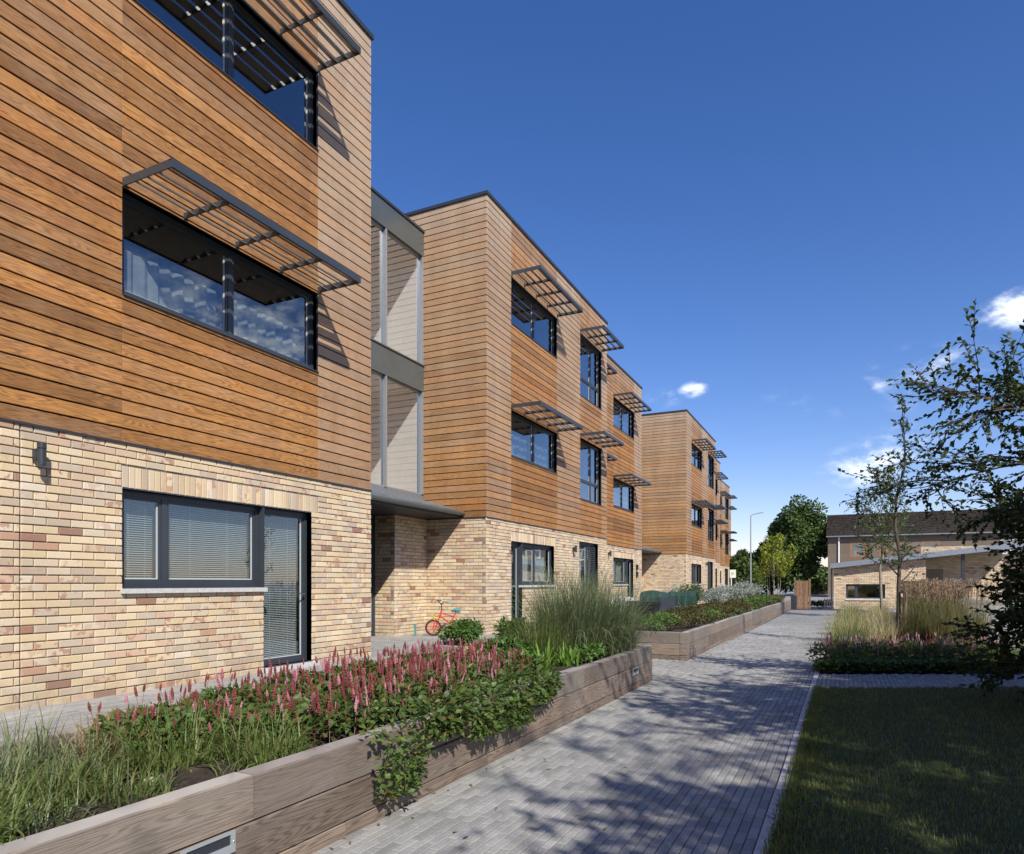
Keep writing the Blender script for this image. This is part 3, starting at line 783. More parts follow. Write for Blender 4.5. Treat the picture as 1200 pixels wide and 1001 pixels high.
for q in range(20):
    m = MB(); a = 1.2 + q * .95; x0 = PXR - .058 + rnd.uniform(-.002, .002); x1 = PXR - .002; b = a + .943; z = .008 + rnd.uniform(-.001, .001); e = .004
    v = [(x0,a,-.04),(x1,a,-.04),(x1,b,-.04),(x0,b,-.04),(x0,a,z-e),(x1,a,z-e),(x1,b,z-e),(x0,b,z-e),(x0+e,a+e,z),(x1-e,a+e,z),(x1-e,b-e,z),(x0+e,b-e,z)]
    mesh_obj('edging_kerb', v, [(8,9,10,11)] + [(i,(i+1)%4,4+(i+1)%4,4+i) for i in range(4)] + [(4+i,4+(i+1)%4,8+(i+1)%4,8+i) for i in range(4)], 'sill', path)
strip('path_far', (PXL, PXR), [20.0, 26, 31, 33], -.003, 'paving_far')
PL1 = [(-3.45, PXL, -2, 7.92), (-4.55, PXL, 6.8, 7.92)]
PL2 = [(-3.9, -2.09, 10.16, 31.5)]
patio = flat('patio', [(-9.2, -3), (PXL, -3), (PXL, 33), (-9.2, 33)], -.013, 'joint')
pavers(patio, -9.1, PXL - .004, 2.0, 13.2, 200, excl=PL1 + PL2 + [(-9.2, -6.68, 0, 8.65), (-9.2, -7.05, 13.2, 14.0)])
m = MB(); m.poly([(x, y, -.004) for x, y in [(-9.2, 13.2), (PXL - .01, 13.2), (PXL - .1, 33.2), (-8.6, 33.2)]]); tag(m.build('patio_far', 'paving_far'), kind='structure')
# the cross path leaves the main path at a slant
c26, s26 = math.cos(R(26)), math.sin(R(26))
def on_cross(x, y):
    q = -(x - PXR) * s26 + (y - 8.2) * c26; return .0 < q < 1.05
m = MB(); p0 = Vector((PXR, 8.2)); A = [p0, p0 + Vector((c26, s26)) * 12, p0 + Vector((c26, s26)) * 12 + Vector((-s26, c26)) * 1.1, Vector((PXR, 9.42))]
cross = tag(mesh_obj('cross_path', [(v.x, v.y, -.012) for v in A], [(0, 1, 2, 3)], 'joint'), kind='structure')
pavers(cross, PXR + .002, 4.5, 8.2, 12.5, 0, keep=on_cross)
lawn = flat('lawn', [(PXR + .01, -4), (14, -4), (14, 8.2 + (14 - PXR) * s26 / c26), (PXR + .01, 8.2)], -.004, 'lawn')
flat('paved_court', [(2.4, 12.6), (30, 25), (30, 60), (.0, 33), (2.9, 28)], -.006, 'ground')
flat('far_lawn', [(3.8, 24), (12, 25), (13, 33), (4.2, 31)], .0, 'lawn')

# ------------------------------------------------------------------ numpy plants
rs = np.random.RandomState(11)
def unit(a): return a / (np.linalg.norm(a, axis=-1, keepdims=True) + 1e-9)
def leaves(C, D, Nn, Ln, Wd, fold=.25, curl=.0):
    """one kite of four corners, folded along the midrib, per leaf"""
    n = len(C); D = unit(D); S = unit(np.cross(D, Nn)); Nn = np.cross(S, D)
    Ln = np.broadcast_to(Ln, (n,))[:, None]; Wd = np.broadcast_to(Wd, (n,))[:, None]
    V = np.stack([C, C + D * Ln * .45 + S * Wd * .5 + Nn * Wd * fold, C + D * Ln - Nn * Ln * curl, C + D * Ln * .45 - S * Wd * .5 + Nn * Wd * fold, C + D * Ln * .5], 1).reshape(-1, 3)
    b = np.arange(n)[:, None] * 5
    F = np.concatenate([b + [0, 1, 4], b + [1, 2, 4], b + [0, 4, 3], b + [4, 2, 3]], 0)
    return V, F
def blades(base, az, lean, H, W, seg=4, droop=1.0):
    """curved tapering strips"""
    n = len(base); T = np.linspace(0, 1, seg + 1)
    out = np.stack([np.cos(az), np.sin(az), np.zeros(n)], 1); side = np.stack([-np.sin(az), np.cos(az), np.zeros(n)], 1)
    V = np.zeros((n, seg + 1, 2, 3)); pos = base.copy(); ang = lean.copy()
    for k in range(seg + 1):
        w = (W * (1 - T[k] ** 1.6) * .5 + .0004)[:, None]
        V[:, k, 0] = pos - side * w; V[:, k, 1] = pos + side * w
        st = (H / seg)[:, None]; pos = pos + (out * np.sin(ang)[:, None] + np.array([0, 0, 1]) * np.cos(ang)[:, None]) * st
        ang = ang + droop * (lean + .12) / seg * (1 + k * .5)
    b = np.arange(n)[:, None] * (2 * (seg + 1)); Fs = []
    for k in range(seg): Fs.append(b + np.array([2*k, 2*k+1, 2*k+3, 2*k+2]))
    return V.reshape(-1, 3), np.concatenate(Fs, 0)
def clump(name, loc, n, h, rad, w, mat, label, cat='ornamental grass', group=None, lean=.55, droop=1.3, plumes=0, pm='plume', seg=4, parts=None):
    t = thing(name, label, cat, loc, group)
    a = rs.rand(n) * 2 * np.pi; r = np.sqrt(rs.rand(n)) * rad; base = np.stack([r * np.cos(a), r * np.sin(a), np.zeros(n)], 1)
    az = a + rs.randn(n) * 1.0; le = np.abs(rs.randn(n)) * lean * .8 + lean * .15 * r / rad
    V, F = blades(base, az, le, h * (.35 + .75 * rs.rand(n)), w * (.4 + 1.1 * rs.rand(n)), seg, droop)
    np_obj('blades', V, F, mat, t)['kind'] = 'stuff'
    if plumes:
        n = plumes; a = rs.rand(n) * 2 * np.pi; r = np.sqrt(rs.rand(n)) * rad * .8; base = np.stack([r * np.cos(a), r * np.sin(a), np.zeros(n)], 1)
        le = np.abs(rs.randn(n)) * lean * .22; H = h * (1.0 + .28 * rs.rand(n)); az = a
        V, F = blades(base, az, le, H, np.full(n, .004), 3, .4)
        d = np.stack([np.cos(az) * np.sin(le * 1.3), np.sin(az) * np.sin(le * 1.3), np.cos(le * 1.3)], 1); tip = V.reshape(n, 4, 2, 3)[:, 3].mean(1)
        C = []; D = []
        for q in range(14):
            C.append(tip - d * (.16 * q / 14)[..., None] if False else tip - d * (.17 * q / 14)); D.append(d + rs.randn(n, 3) * .25)
        C = np.concatenate(C); D = np.concatenate(D); V2, F2 = leaves(C, D, rs.randn(len(C), 3), .05, .012)
        np_obj('stems', V, F, mat, t)['kind'] = 'stuff'; np_obj('plumes', V2, F2, pm, t)['kind'] = 'stuff'
    return t
def bush(name, loc, rx, ry, rz, n, leaf, mat, label, cat='shrub', group=None, cz=None, clumps=14, stem=True, wr=.5):
    t = thing(name, label, cat, loc, group); cz = rz * .9 if cz is None else cz
    k = clumps; u = unit(rs.randn(k, 3)); u[:, 2] = np.abs(u[:, 2]) * .9 - .15; cc = u * rs.uniform(.35, .8, (k, 1))
    i = rs.randint(0, k, n); q = cc[i] + unit(rs.randn(n, 3)) * (rs.rand(n, 1) ** .5) * .42
    out = unit(q + rs.randn(n, 3) * .25); P = q * np.array([rx, ry, rz]) + np.array([0, 0, cz]); P[:, 2] = np.maximum(P[:, 2], .02)
    D = unit(out + rs.randn(n, 3) * .7 + np.array([0, 0, -.1])); Nn = unit(out + rs.randn(n, 3) * .4 + np.array([0, 0, .6]))
    V, F = leaves(P, D, Nn, leaf * rs.uniform(.7, 1.3, n), leaf * wr * rs.uniform(.7, 1.2, n)); np_obj('foliage', V, F, mat, t)['kind'] = 'stuff'
    if stem:
        m = MB()
        for c in cc[:min(k, 9)]: m.tube([(0, 0, -.02), tuple(c * np.array([rx, ry, rz]) * .5 + np.array([0, 0, cz * .6])), tuple(c * np.array([rx, ry, rz]) + np.array([0, 0, cz]))], [.008, .005, .002], 4, False)
        m.build('stems', 'stem', t)
    return t
# lawn grass
def lawn_grass():
    n = 95000; x = PXR + .0 + rs.rand(n) ** 1.5 * 5.5; y = 1.5 + rs.rand(n) ** 1.2 * 8.5
    ok = (y < 8.17 + (x - PXR) * s26 / c26 - .0); x, y = x[ok], y[ok]; n = len(x)
    base = np.stack([x, y, np.full(n, -.004)], 1); V, F = blades(base, rs.rand(n) * 6.28, np.abs(rs.randn(n)) * .5, .018 + .024 * rs.rand(n), np.full(n, .0032), 2, 1.2)
    np_obj('lawn_grass', V, F, 'lawn_blade')['kind'] = 'stuff'
    n = 5000; x = PXR - .02 + np.abs(rs.randn(n)) * .07; y = 1.5 + rs.rand(n) * 6.7
    V, F = blades(np.stack([x, y, np.zeros(n)], 1), rs.rand(n) * 6.28, np.abs(rs.randn(n)) * .7, 0.022 + .04 * rs.rand(n), np.full(n, .0035), 3, 1.2)
    np_obj('edge_grass', V, F, 'lawn_blade')['kind'] = 'stuff'
lawn_grass()

# ------------------------------------------------------------------ sleeper planters
def sleepers(parent, x0, x1, y0, y1, rows, along, lens, tw=.10):
    """a run of stacked sleepers along y (face +x) or along x (face -y)"""
    for r, (za, zb) in enumerate(rows):
        a, end = (y0, y1) if along == 'y' else (x0, x1)
        first = True
        while a < end - .05:
            l = rnd.uniform(*lens); 
            if first: l *= rnd.uniform(.5, 1); first = False
            b = min(a + l, end)
            if end - b < .3: b = end
            j = rnd.uniform(-.004, .004); P = Plane((0, 0, 0), (0, 1, 0), (1, 0, 0)); m = MB()
            zt = zb + (rnd.uniform(-.006, .006) if r == 0 else -.004)
            e = .006
            if along == 'y': X0, X1, Y0, Y1 = x0, x1 + j, a + .002, b - .002
            else: X0, X1, Y0, Y1 = a + .002, b - .002, y0 + j, y1
            v = [(X0,Y0,za),(X1,Y0,za),(X1,Y1,za),(X0,Y1,za),(X0,Y0,zt-e),(X1,Y0,zt-e),(X1,Y1,zt-e),(X0,Y1,zt-e),(X0+e,Y0+e,zt),(X1-e,Y0+e,zt),(X1-e,Y1-e,zt),(X0+e,Y1-e,zt)]
            f = [(0,3,2,1),(8,9,10,11)] + [(i,(i+1)%4,4+(i+1)%4,4+i) for i in range(4)] + [(4+i,4+(i+1)%4,8+(i+1)%4,8+i) for i in range(4)]
            o = mesh_obj('sleeper', v, f, 'sleeper', parent); o.color = ((.35 if r == 0 else .0) + rnd.uniform(-.1, .2), 0, 0, 1)
            if r == 0: o.data.materials.append(M['sleeper_top']); o.data.polygons[1].material_index = 1
            a = b
ROWS = [(.245, .412), (.075, .241), (-.03, .071)]
P1 = thing('timber_planter', 'long sleeper planter nearest the camera, pink spikes and grasses growing in it', 'planter', (0, 0, 0), 'raised sleeper planters')
sleepers(P1, PXL - .10, PXL, -1.0, 7.92, ROWS, 'y', (.8, 1.7)); sleepers(P1, -4.45, PXL - .104, 7.82, 7.92, ROWS, 'x', (1, 1.6))
sleepers(P1, -4.55, -3.556, 6.8, 6.9, ROWS, 'x', (1.2, 1.6)); sleepers(P1, -3.55, -3.45, -1.0, 6.9, ROWS, 'y', (1.2, 2)); sleepers(P1, -4.55, -4.454, 6.904, 7.92, ROWS, 'y', (1.2, 2))
def soil(parent, x0, x1, y0, y1, z):
    nx, ny = max(3, int((x1-x0)/.08)), max(3, int((y1-y0)/.08)); X, Y = np.meshgrid(np.linspace(x0, x1, nx), np.linspace(y0, y1, ny))
    Z = z + .02 * np.sin(X * 7 + Y * 3) + .012 * rs.randn(*X.shape); V = np.stack([X.ravel(), Y.ravel(), Z.ravel()], 1)
    b = (np.arange(ny - 1)[:, None] * nx + np.arange(nx - 1)[None]).ravel()[:, None]; F = b + np.array([0, 1, nx + 1, nx]); np_obj('soil', V, F, 'soil', parent, True)
soil(P1, -3.445, PXL - .105, -1, 6.80, .35); soil(P1, -4.44, PXL - .105, 6.905, 7.81, .35)
P2 = thing('timber_planter', 'long far sleeper planter with scrubby brown and green planting beyond the gap', 'planter', (0, 0, 0), 'raised sleeper planters')
sleepers(P2, -2.19, -2.09, 10.16, 31.4, ROWS, 'y', (1.2, 2.4)); sleepers(P2, -3.9, -2.194, 10.16, 10.26, ROWS, 'x', (1.7, 1.9)); sleepers(P2, -3.9, -3.8, 10.264, 31.4, ROWS, 'y', (1.6, 2.4))
sleepers(P2, -3.796, -2.194, 31.3, 31.4, ROWS, 'x', (1.7, 1.9)); soil(P2, -3.79, -2.2, 10.27, 31.28, .34)
def step_light(y, x, z, label):
    t = thing('step_light', label, 'wall light', (x, y, z), 'step lights in the planter face')
    m = MB(); w, h = .115, .04; m.box(0, .006, -w, w, h - .012, h); m.box(0, .006, -w, w, -h, -h + .03); m.box(0, .006, -w, -w + .02, -h + .03, h - .012); m.box(0, .006, w - .02, w, -h + .03, h - .012); m.build('cover', 'lightface', t)
    m = MB(); m.box(-.004, .001, -w + .02, w - .02, -h + .03, h - .012); m.build('slot', 'coping', t)
    m = MB()
    for yy in (-w + .008, w - .008): m.tube([(.004, yy, 0), (.009, yy, 0)], .003, 6)
    m.build('screws', 'chrome', t)
step_light(1.70, PXL + .006, .20, 'silver slotted light in the near planter face under the grasses')
step_light(7.18, PXL + .006, .20, 'small silver slotted light near the shaded far end of the near planter')

# persicaria with red and pink spikes
def spike_mesh(h, r, seed, mat):
    q = random.Random(seed); mb = MB(); n = 12; S = 6; b = 0
    for i in range(n + 1):
        t = i / n; rr = r * (math.sin(math.pi * min(1, t * .9 + .12)) ** .6) * (1 - .35 * t) if i < n else .0008
        for j in range(S):
            a = 2 * math.pi * (j + (i % 2) * .5) / S; k = rr * (q.uniform(.6, 1.0) if i % 2 else q.uniform(1.0, 1.4)); mb.v.append((k * math.cos(a), k * math.sin(a), h * t + q.uniform(-.003, .003)))
    for i in range(n):
        for j in range(S): mb.f.append((i*S+j, i*S+(j+1)%S, (i+1)*S+(j+1)%S, (i+1)*S+j))
    mb.tube([(0, 0, -.20), (.004, 0, 0)], .0016, 3, False)
    me = bpy.data.meshes.new('flower_spike'); me.from_pydata(mb.v, [], mb.f); me.update(); me.materials.append(M[mat]); return me
SPK = [spike_mesh(.055 + .012 * (i % 3), .0088 + .0016 * (i % 2), i, 'spike_red' if i % 4 < 2 else 'spike_pink') for i in range(8)] 
SPKP = [m_ for i, m_ in enumerate(SPK) if i % 4 >= 2]; SPKR = [m_ for i, m_ in enumerate(SPK) if i % 4 < 2]
def persicaria(loc, rx, ry, h, n_leaf, n_sp, label, hang=0, single=True, group='red and pink flowering plants in the near planter', leaf=.051):
    t = thing('flowering_plant', label, 'flowering plant', loc, group)
    a = rs.rand(n_leaf) * 6.283; r = np.sqrt(rs.rand(n_leaf)); dome = h * (.35 + .62 * np.sqrt(np.maximum(0, 1 - r * r * .85))) * (rs.rand(n_leaf) ** .4)
    P = np.stack([rx * r * np.cos(a), ry * r * np.sin(a), dome], 1)
    if hang:
        k = (rs.rand(n_leaf) < .42) & (P[:, 0] > -rx * .3); x = rs.rand(n_leaf); P[k, 0] = (PXL - loc[0]) - .06 + .15 * np.sin(np.minimum(1, x[k] * 2.2 + .15) * 1.57) * (1 - .3 * x[k]) + rs.rand(k.sum()) * .05
        P[k, 2] = .17 - (hang + .10) * x[k] ** .8; P[k, 1] *= (1 - .45 * x[k])
    out = np.stack([np.cos(a), np.sin(a), .3 + 0 * a], 1); D = unit(out + rs.randn(n_leaf, 3) * .7); Nn = unit(np.stack([np.cos(a) * .5, np.sin(a) * .5, np.ones_like(a)], 1) + rs.randn(n_leaf, 3) * .45)
    V, F = leaves(P, D, Nn, leaf * rs.uniform(.6, 1.35, n_leaf), leaf * .5 * rs.uniform(.7, 1.3, n_leaf), .15, .15)
    np_obj('foliage', V, F, 'leaf_flower', t)['kind'] = 'stuff'
    mats = ('spike_red', 'spike_pink') if single else ('spike_dusk', 'spike_red')
    big = MB(); bigp = MB()
    for i in range(n_sp):
        a = rnd.random() * 6.283; r = math.sqrt(rnd.random()); x, y = rx * r * math.cos(a) * 1.02, ry * r * math.sin(a) * 1.02
        red = rnd.random() < (.72 if x < 0 else .55); low = rnd.random() < .45
        z = h * (.42 + .58 * math.sqrt(max(0, 1 - r * r * .85))) + (rnd.uniform(.0, .09) if not low else -.02)
        me = rnd.choice(SPKR if red else SPKP); s = rnd.uniform(.5, 1.05)
        if single and i < n_sp * .34:
            o = bpy.data.objects.new('flower_spike', me); COL.objects.link(o); o.parent = t; o.location = (x, y, z)
            o.rotation_euler = (rnd.uniform(-.22, .22), rnd.uniform(-.15, .28), rnd.random() * 6); o.scale = (s, s, s)
        else:
            tgt = big if red else bigp; b = len(tgt.v); tx, ty = rnd.uniform(-.15, .15), rnd.uniform(-.15, .15)
            tgt.v += [(x + v.co.x * s + tx * v.co.z, y + v.co.y * s + ty * v.co.z, z + v.co.z * s) for v in me.vertices]; tgt.f += [tuple(q + b for q in p.vertices) for p in me.polygons]
    if big.v: tag(big.build('flower_spikes', mats[0], t), kind='stuff')
    if bigp.v: tag(bigp.build('flower_spikes', mats[1], t), kind='stuff')
    return t
zs = .35
pp = [(-3.0, 2.25, .28, .30, .24, 11, 0, 'thin back plant whose scattered red spikes stand at the left end of the flower drift'),
      (-3.0, 2.75, .32, .32, .28, 20, 0, 'back row flowering plant just right of the drift\'s thin end, mostly red spikes'),
      (-2.40, 2.78, .27, .26, .25, 20, .32, 'front flowering plant whose leaves hang lowest over the planter edge'),
      (-3.0, 3.3, .34, .34, .30, 26, 0, 'back row flowering plant with dense red spikes before the glazed door'),
      (-2.40, 3.22, .32, .30, .27, 26, .10, 'front flowering plant just right of the lowest hanging leaves'),
      (-2.98, 3.9, .34, .34, .31, 28, 0, 'back row flowering plant with red spikes before the near block\'s corner'),
      (-2.40, 3.68, .34, .30, .28, 28, .20, 'front flowering plant spilling a second green tongue down the sleepers'),
      (-2.95, 4.5, .34, .34, .31, 28, 0, 'back row flowering plant in line with the entrance doors, red spikes'),
      (-2.40, 4.12, .34, .30, .29, 28, .22, 'front flowering plant spilling a third dark green tongue down the sleepers'),
      (-2.42, 4.56, .32, .28, .28, 22, .12, 'last front flowering plant where the drift meets low green leaves'),
      (-2.9, 5.05, .32, .30, .29, 20, 0, 'last back row flowering plant beside the yellow leaved plant'),
      (-2.65, 2.42, .22, .22, .22, 10, 0, 'small front flowering plant with loose spikes above the long green grass')]
for (x, y, rx, ry, h, ns, hg, lb) in pp: persicaria((x, y, zs), rx, ry, h * .78, int(2500 * rx * ry / .13), int(ns * 3.3), lb, hg)
# grasses of the near planter
gl = [(-2.45, 1.10, 560, .30, .17, 'long_green', 'bright green arching grass clump at the very left of the near planter'),
      (-2.85, 1.30, 420, .36, .15, 'deep', 'dark green upright grass clump behind the bright left one'),
      (-2.62, 1.50, 460, .24, .16, 'long_green', 'low spreading grass clump left of the bare soil and pale stone'),
      (-3.1, 1.65, 380, .32, .14, 'deep', 'thin dark grass clump at the back edge against the paving'),
      (-3.0, 1.95, 480, .26, .13, 'dead', 'straw brown half dead grass clump between two green ones'),
      (-2.68, 2.05, 900, .28, .20, 'long_green', 'dense fine green grass clump right of the pale stone'),
      (-2.36, 2.28, 760, .24, .15, 'long_green', 'dense grass clump touching the first pink spikes, blades over the edge'),
      (-2.85, 1.75, 320, .22, .12, 'deep', 'small ragged grass clump right behind the bare soil'),
      (-2.36, 1.30, 260, .18, .12, 'deep', 'short ragged grass clump at the planter edge, second from the left'),
      (-3.25, 1.25, 160, .40, .14, 'deep', 'sparse tall grass clump with single blades over the paving at far left'),
      (-2.33, 1.60, 330, .17, .13, 'long_green', 'small green grass tuft at the planter edge beside the bare soil'),
      (-3.0, 2.35, 420, .28, .15, 'long_green', 'green grass clump at the back beneath the thin red spikes')]
for (x, y, n, h, rad, k, lb) in gl:
    clump('grass_clump', (x, y, zs), int(n * .8), h * .95, rad * 1.2, .0065, {'long_green': 'grass_green', 'deep': 'grass_deep', 'dead': 'grass_dead'}[k], lb, group='grass clumps in the near planter', lean=.75, droop=1.5, seg=5)
t = tag(bush('stone', (-2.47, 1.80, .36), .03, .02, .01, 3, .01, 'stone', 'x', stem=False), 'small pale stone lying on the bare soil of the near planter', 'stone')
for ch in list(t.children): bpy.data.objects.remove(ch)
m = MB(); m.tube([(0, 0, -.008), (0, 0, 0), (0, 0, .012), (0, 0, .02)], [.02, .034, .028, .01], 9); sb = m.build('surface', 'stone', t); sb.scale = (.8, 1.2, 1)
# tall grass and company at the far end of the near planter
clump('grass_clump', (-2.68, 7.0, zs), 3200, 1.02, .34, .0065, 'grass_deep', 'big tall grey green grass, left half of the tallest mound by the planter end', group='tall grasses at the end of the near planter', lean=.42, droop=1.1, seg=6)
clump('grass_clump', (-2.4, 7.35, zs), 2200, .90, .28, .0065, 'grass_deep', 'tall green grass, right half of the tallest mound, leaning over the planter end', group='tall grasses at the end of the near planter', lean=.45, droop=1.1, seg=6)
clump('grass_clump', (-2.75, 6.25, zs), 1100, .52, .24, .0065, 'grass_green', 'mid height bright grass in front of the tall mound beside the lily leaves', group='tall grasses at the end of the near planter', lean=.6, droop=1.2, seg=5)
bush('leafy_shrub', (-4.2, 7.2, zs), .28, .3, .21, 2200, .055, 'bush', 'rounded green shrub on the planter return in front of the red bicycle', group='leafy shrubs by the planter return')
bush('leafy_shrub', (-3.5, 7.3, zs), .36, .34, .2, 1900, .06, 'bush', 'low green shrub between the rounded one and the tall grass', group='leafy shrubs by the planter return')
clump('lily', (-2.42, 5.55, zs), 60, .30, .10, .045, 'bright', 'broad leaved bright green lily before the tall grass mound', 'lily', lean=.6, droop=1.0, seg=5)
clump('lily', (-2.36, 6.05, zs), 50, .26, .09, .04, 'bright', 'smaller broad leaved plant at the foot of the tall grass', 'lily', lean=.7, droop=1.0, seg=5)
bush('yellow_flower_plant', (-3.1, 5.55, zs), .13, .13, .12, 240, .035, 'yellow', 'yellow leaved plant peeping over the red spikes beside the planter return', 'plant', clumps=8)
bush('leafy_shrub', (-2.45, 5.02, zs), .26, .28, .13, 1100, .055, 'leaf_flower', 'low green shrub where the pink drift ends beside the lily', group='low leafy plants mid planter')
bush('leafy_shrub', (-2.9, 5.75, zs), .34, .34, .15, 1300, .06, 'bush', 'low green shrub between yellow leaves and tall grass', group='low leafy plants mid planter')
bush('leafy_shrub', (-2.3, 6.5, zs), .15, .35, .10, 700, .06, 'bush', 'low broad leaved green plant at the foot of the tall grass mound', group='low leafy plants mid planter')
bush('leafy_shrub', (-3.25, 6.45, zs), .25, .3, .13, 900, .055, 'bush', 'low green shrub on the left flank of the tall grass mound', group='low leafy plants mid planter')
# far planter planting
specs = [('scrub', .26), ('scrub', .22), ('bush', .2), ('scrub', .3)]
names = ['dark brown scrub at the near corner', 'rusty low scrub', 'green mounded scrub', 'loose mixed scrub']
y = 10.7; i = 0; NTH = 'nearest second third fourth fifth sixth seventh eighth ninth tenth eleventh twelfth thirteenth fourteenth fifteenth sixteenth seventeenth eighteenth nineteenth twentieth twenty-first twenty-second twenty-third'.split()
while y < 31:
    for x in (-2.55, -3.25):
        k, h = specs[(i * 7 + int(y)) % 4]; hh = h * rnd.uniform(.55, .95) * (.7 if x < -3 and y < 19 else 1); far = (y - 10.7) / 20
        b = bush('low_shrub', (x + rnd.uniform(-.1, .1), y + rnd.uniform(-.2, .2), .34), .44, .55, hh, int(900 - 450 * far), .05 + .02 * far, k if y < 22 or x < -3 else rnd.choice(['bush', 'scrub', 'birch_leaf']),
             NTH[i // 2] + ' low shrub from the camera in the far planter\'s ' + ('path' if x > -3 else 'building') + ' side row', 'shrub', 'low shrubs in the far planter', clumps=10)
        i += 1
    y += .85 if y < 20 else 1.15
for j, (x, y, h, lb) in enumerate([(-3.5, 21.5, .38, 'silvery white leaved shrub nearest the third block\'s window'), (-3.45, 23.6, .45, 'silvery shrub second in the pale row of the far planter'), (-3.4, 25.9, .5, 'silvery shrub third in the pale row with white flowers'), (-3.3, 28.2, .5, 'silvery shrub nearest the yellow green birch'), (-4.6, 23.5, .7, 'dark leaved shrub behind the pale row against the third block')]):
    bush('silver_shrub', (x, y, .36 if j < 4 else 0), .5, .8, h, 1500, .07, 'silver' if j < 4 else 'far_leaf', lb, group='taller shrubs at the far planter')
for j in range(6): bush('patio_shrub', (-5.6 + rnd.uniform(-.3, .3), 24.0 + j * 2.1, 0), .5, .8, .45 + .15 * (j % 2), 1100, .09, 'silver' if j % 2 else 'far_leaf', NTH[j] + ' loose shrub of the row along the third block\'s foot', group='shrubs at the foot of the third block')

# ------------------------------------------------------------------ trees
def tree(name, label, loc, H, r0, n1, n2, n3, nl, L1, leaf, mat, bark='bark', seed=1, z1=.25, up=.5, droop=.15, spread=1.0, group=None, cat='tree', trunk_wob=.03, L2=.5, L3=.35, top=1.0, wr=.55, full=False, sprays=()):
    q = random.Random(seed); t = thing(name, label, cat, loc, group); tr = MB(); br = MB(); C = []; D = []
    n = 8; pts = [Vector((0, 0, -.05))]
    for i in range(1, n + 1): pts.append(Vector((q.uniform(-1, 1) * trunk_wob * i / n * H, q.uniform(-1, 1) * trunk_wob * i / n * H, H * i / n)))
    tr.tube(pts, [r0 * (1 - .85 * i / n) + (.25 * r0 if i == 0 else 0) for i in range(n + 1)], 8); tr.build('trunk', bark, t, True)
    def at(f):
        x = f * n; i = min(n - 1, int(x)); return pts[i].lerp(pts[i+1], x - i)
    def limb(p, d, L, r, seg, dr, wob):
        P = [p]; dd = d.normalized()
        for s in range(seg):
            dd = (dd + Vector((q.uniform(-1, 1), q.uniform(-1, 1), q.uniform(-1, 1))) * wob + Vector((0, 0, -dr))).normalized(); P.append(P[-1] + dd * (L / seg))
        br.tube(P, [max(.0012, r * (1 - .8 * s / seg)) for s in range(seg + 1)], 5 if r > .015 else 3, False); return P
    for i in range(n1 + len(sprays)):
        f = z1 + (1 - z1) * (i + .5) / n1; az = i * 2.39996 + q.uniform(-.3, .3); prof = (math.sin(math.pi * min(1, max(.12, (f - z1 * .5) / (1.06 - z1 * .5)))) ** .55) if top else (1 - f * .8)
        if full: prof = min(1, (1.12 - f) * 1.9)
        d = Vector((math.cos(az), math.sin(az), up * (.4 + 1.3 * f))); L = L1 * prof * q.uniform(.75, 1.2)
        if i >= n1: f, az, L, uu = sprays[i - n1]; d = Vector((math.cos(az), math.sin(az), uu))
        P = limb(at(f), d, L, r0 * .42 * (1.1 - f * .8), 6, droop, .16)
        for j in range(n2):
            g = .25 + .75 * (j + q.random()) / n2; x = g * 6; k = min(5, int(x)); p = P[k].lerp(P[k+1], x - k); bd = (P[k+1] - P[k]).normalized()
            d2 = bd * .6 + Vector((q.uniform(-1, 1), q.uniform(-1, 1), q.uniform(-.6, .8))) * .9; Q = limb(p, d2, L * L2 * q.uniform(.6, 1.1), r0 * .12, 4, droop * .8, .2)
            for l in range(n3):
                g2 = (l + q.random()) / n3; x = g2 * 4; k = min(3, int(x)); p = Q[k].lerp(Q[k+1], x - k); bd = (Q[k+1] - Q[k]).normalized()
                d3 = (bd * .7 + Vector((q.uniform(-1, 1), q.uniform(-1, 1), q.uniform(-.7, .7)))).normalized(); e = p + d3 * L * L3 * L2 * q.uniform(.5, 1.1)
                br.tube([p, (p + e) / 2 + Vector((0, 0, .01)), e], [.004, .003, .0015], 3, False)
                for s in range(nl):
                    C.append(p.lerp(e, (s + .6) / nl)); D.append(d3 + Vector((q.uniform(-1, 1), q.uniform(-1, 1), q.uniform(-1, .6))) * .9)
    br.build('branches', bark, t)
    C = np.array([tuple(c) for c in C]); D = np.array([tuple(c) for c in D]); k = len(C)
    V, F = leaves(C, D, unit(rs.randn(k, 3) * .6 + np.array([0, 0, 1])), leaf * rs.uniform(.7, 1.25, k), leaf * wr * rs.uniform(.7, 1.2, k)); o = np_obj('crown', V, F, mat, t); o['kind'] = 'stuff'
    return t
tree('leafy_tree', 'dark leafy tree at the photo\'s right edge with low arching sprays', (2.62, 7.95, 0), 2.95, .08, 100, 13, 8, 10, 1.12, .060, 'tree_leaf', seed=5, z1=.08, up=.16, droop=.05, L2=.46, L3=.55, full=True, wr=.75, sprays=[(.72, 3.15, 2.05, .38), (.84, 3.4, 1.7, .22), (.9, 2.9, 1.5, .35)])
tree('shade_tree', 'spreading tree between the other two shading the path\'s middle', (5.3, 2.9, 0), 5.9, .17, 34, 10, 7, 9, 2.9, .11, 'tree_leaf', seed=21, z1=.5, up=.2, droop=.0, L2=.45, L3=.6, full=True, wr=.7)
tree('shade_tree', 'broad tree behind the camera\'s right shading the lawn', (4.75, -.8, 0), 5.2, .16, 28, 10, 7, 9, 2.6, .105, 'tree_leaf', seed=8, z1=.5, up=.16, droop=.0, L2=.45, L3=.6, full=True, wr=.7)
tree('shade_tree', 'taller tree beyond the lawn\'s right side shading the path', (6.95, 3.3, 0), 6.8, .2, 30, 9, 6, 9, 3.3, .11, 'tree_leaf', seed=12, z1=.28, up=.5, droop=.03, L2=.5, L3=.6)
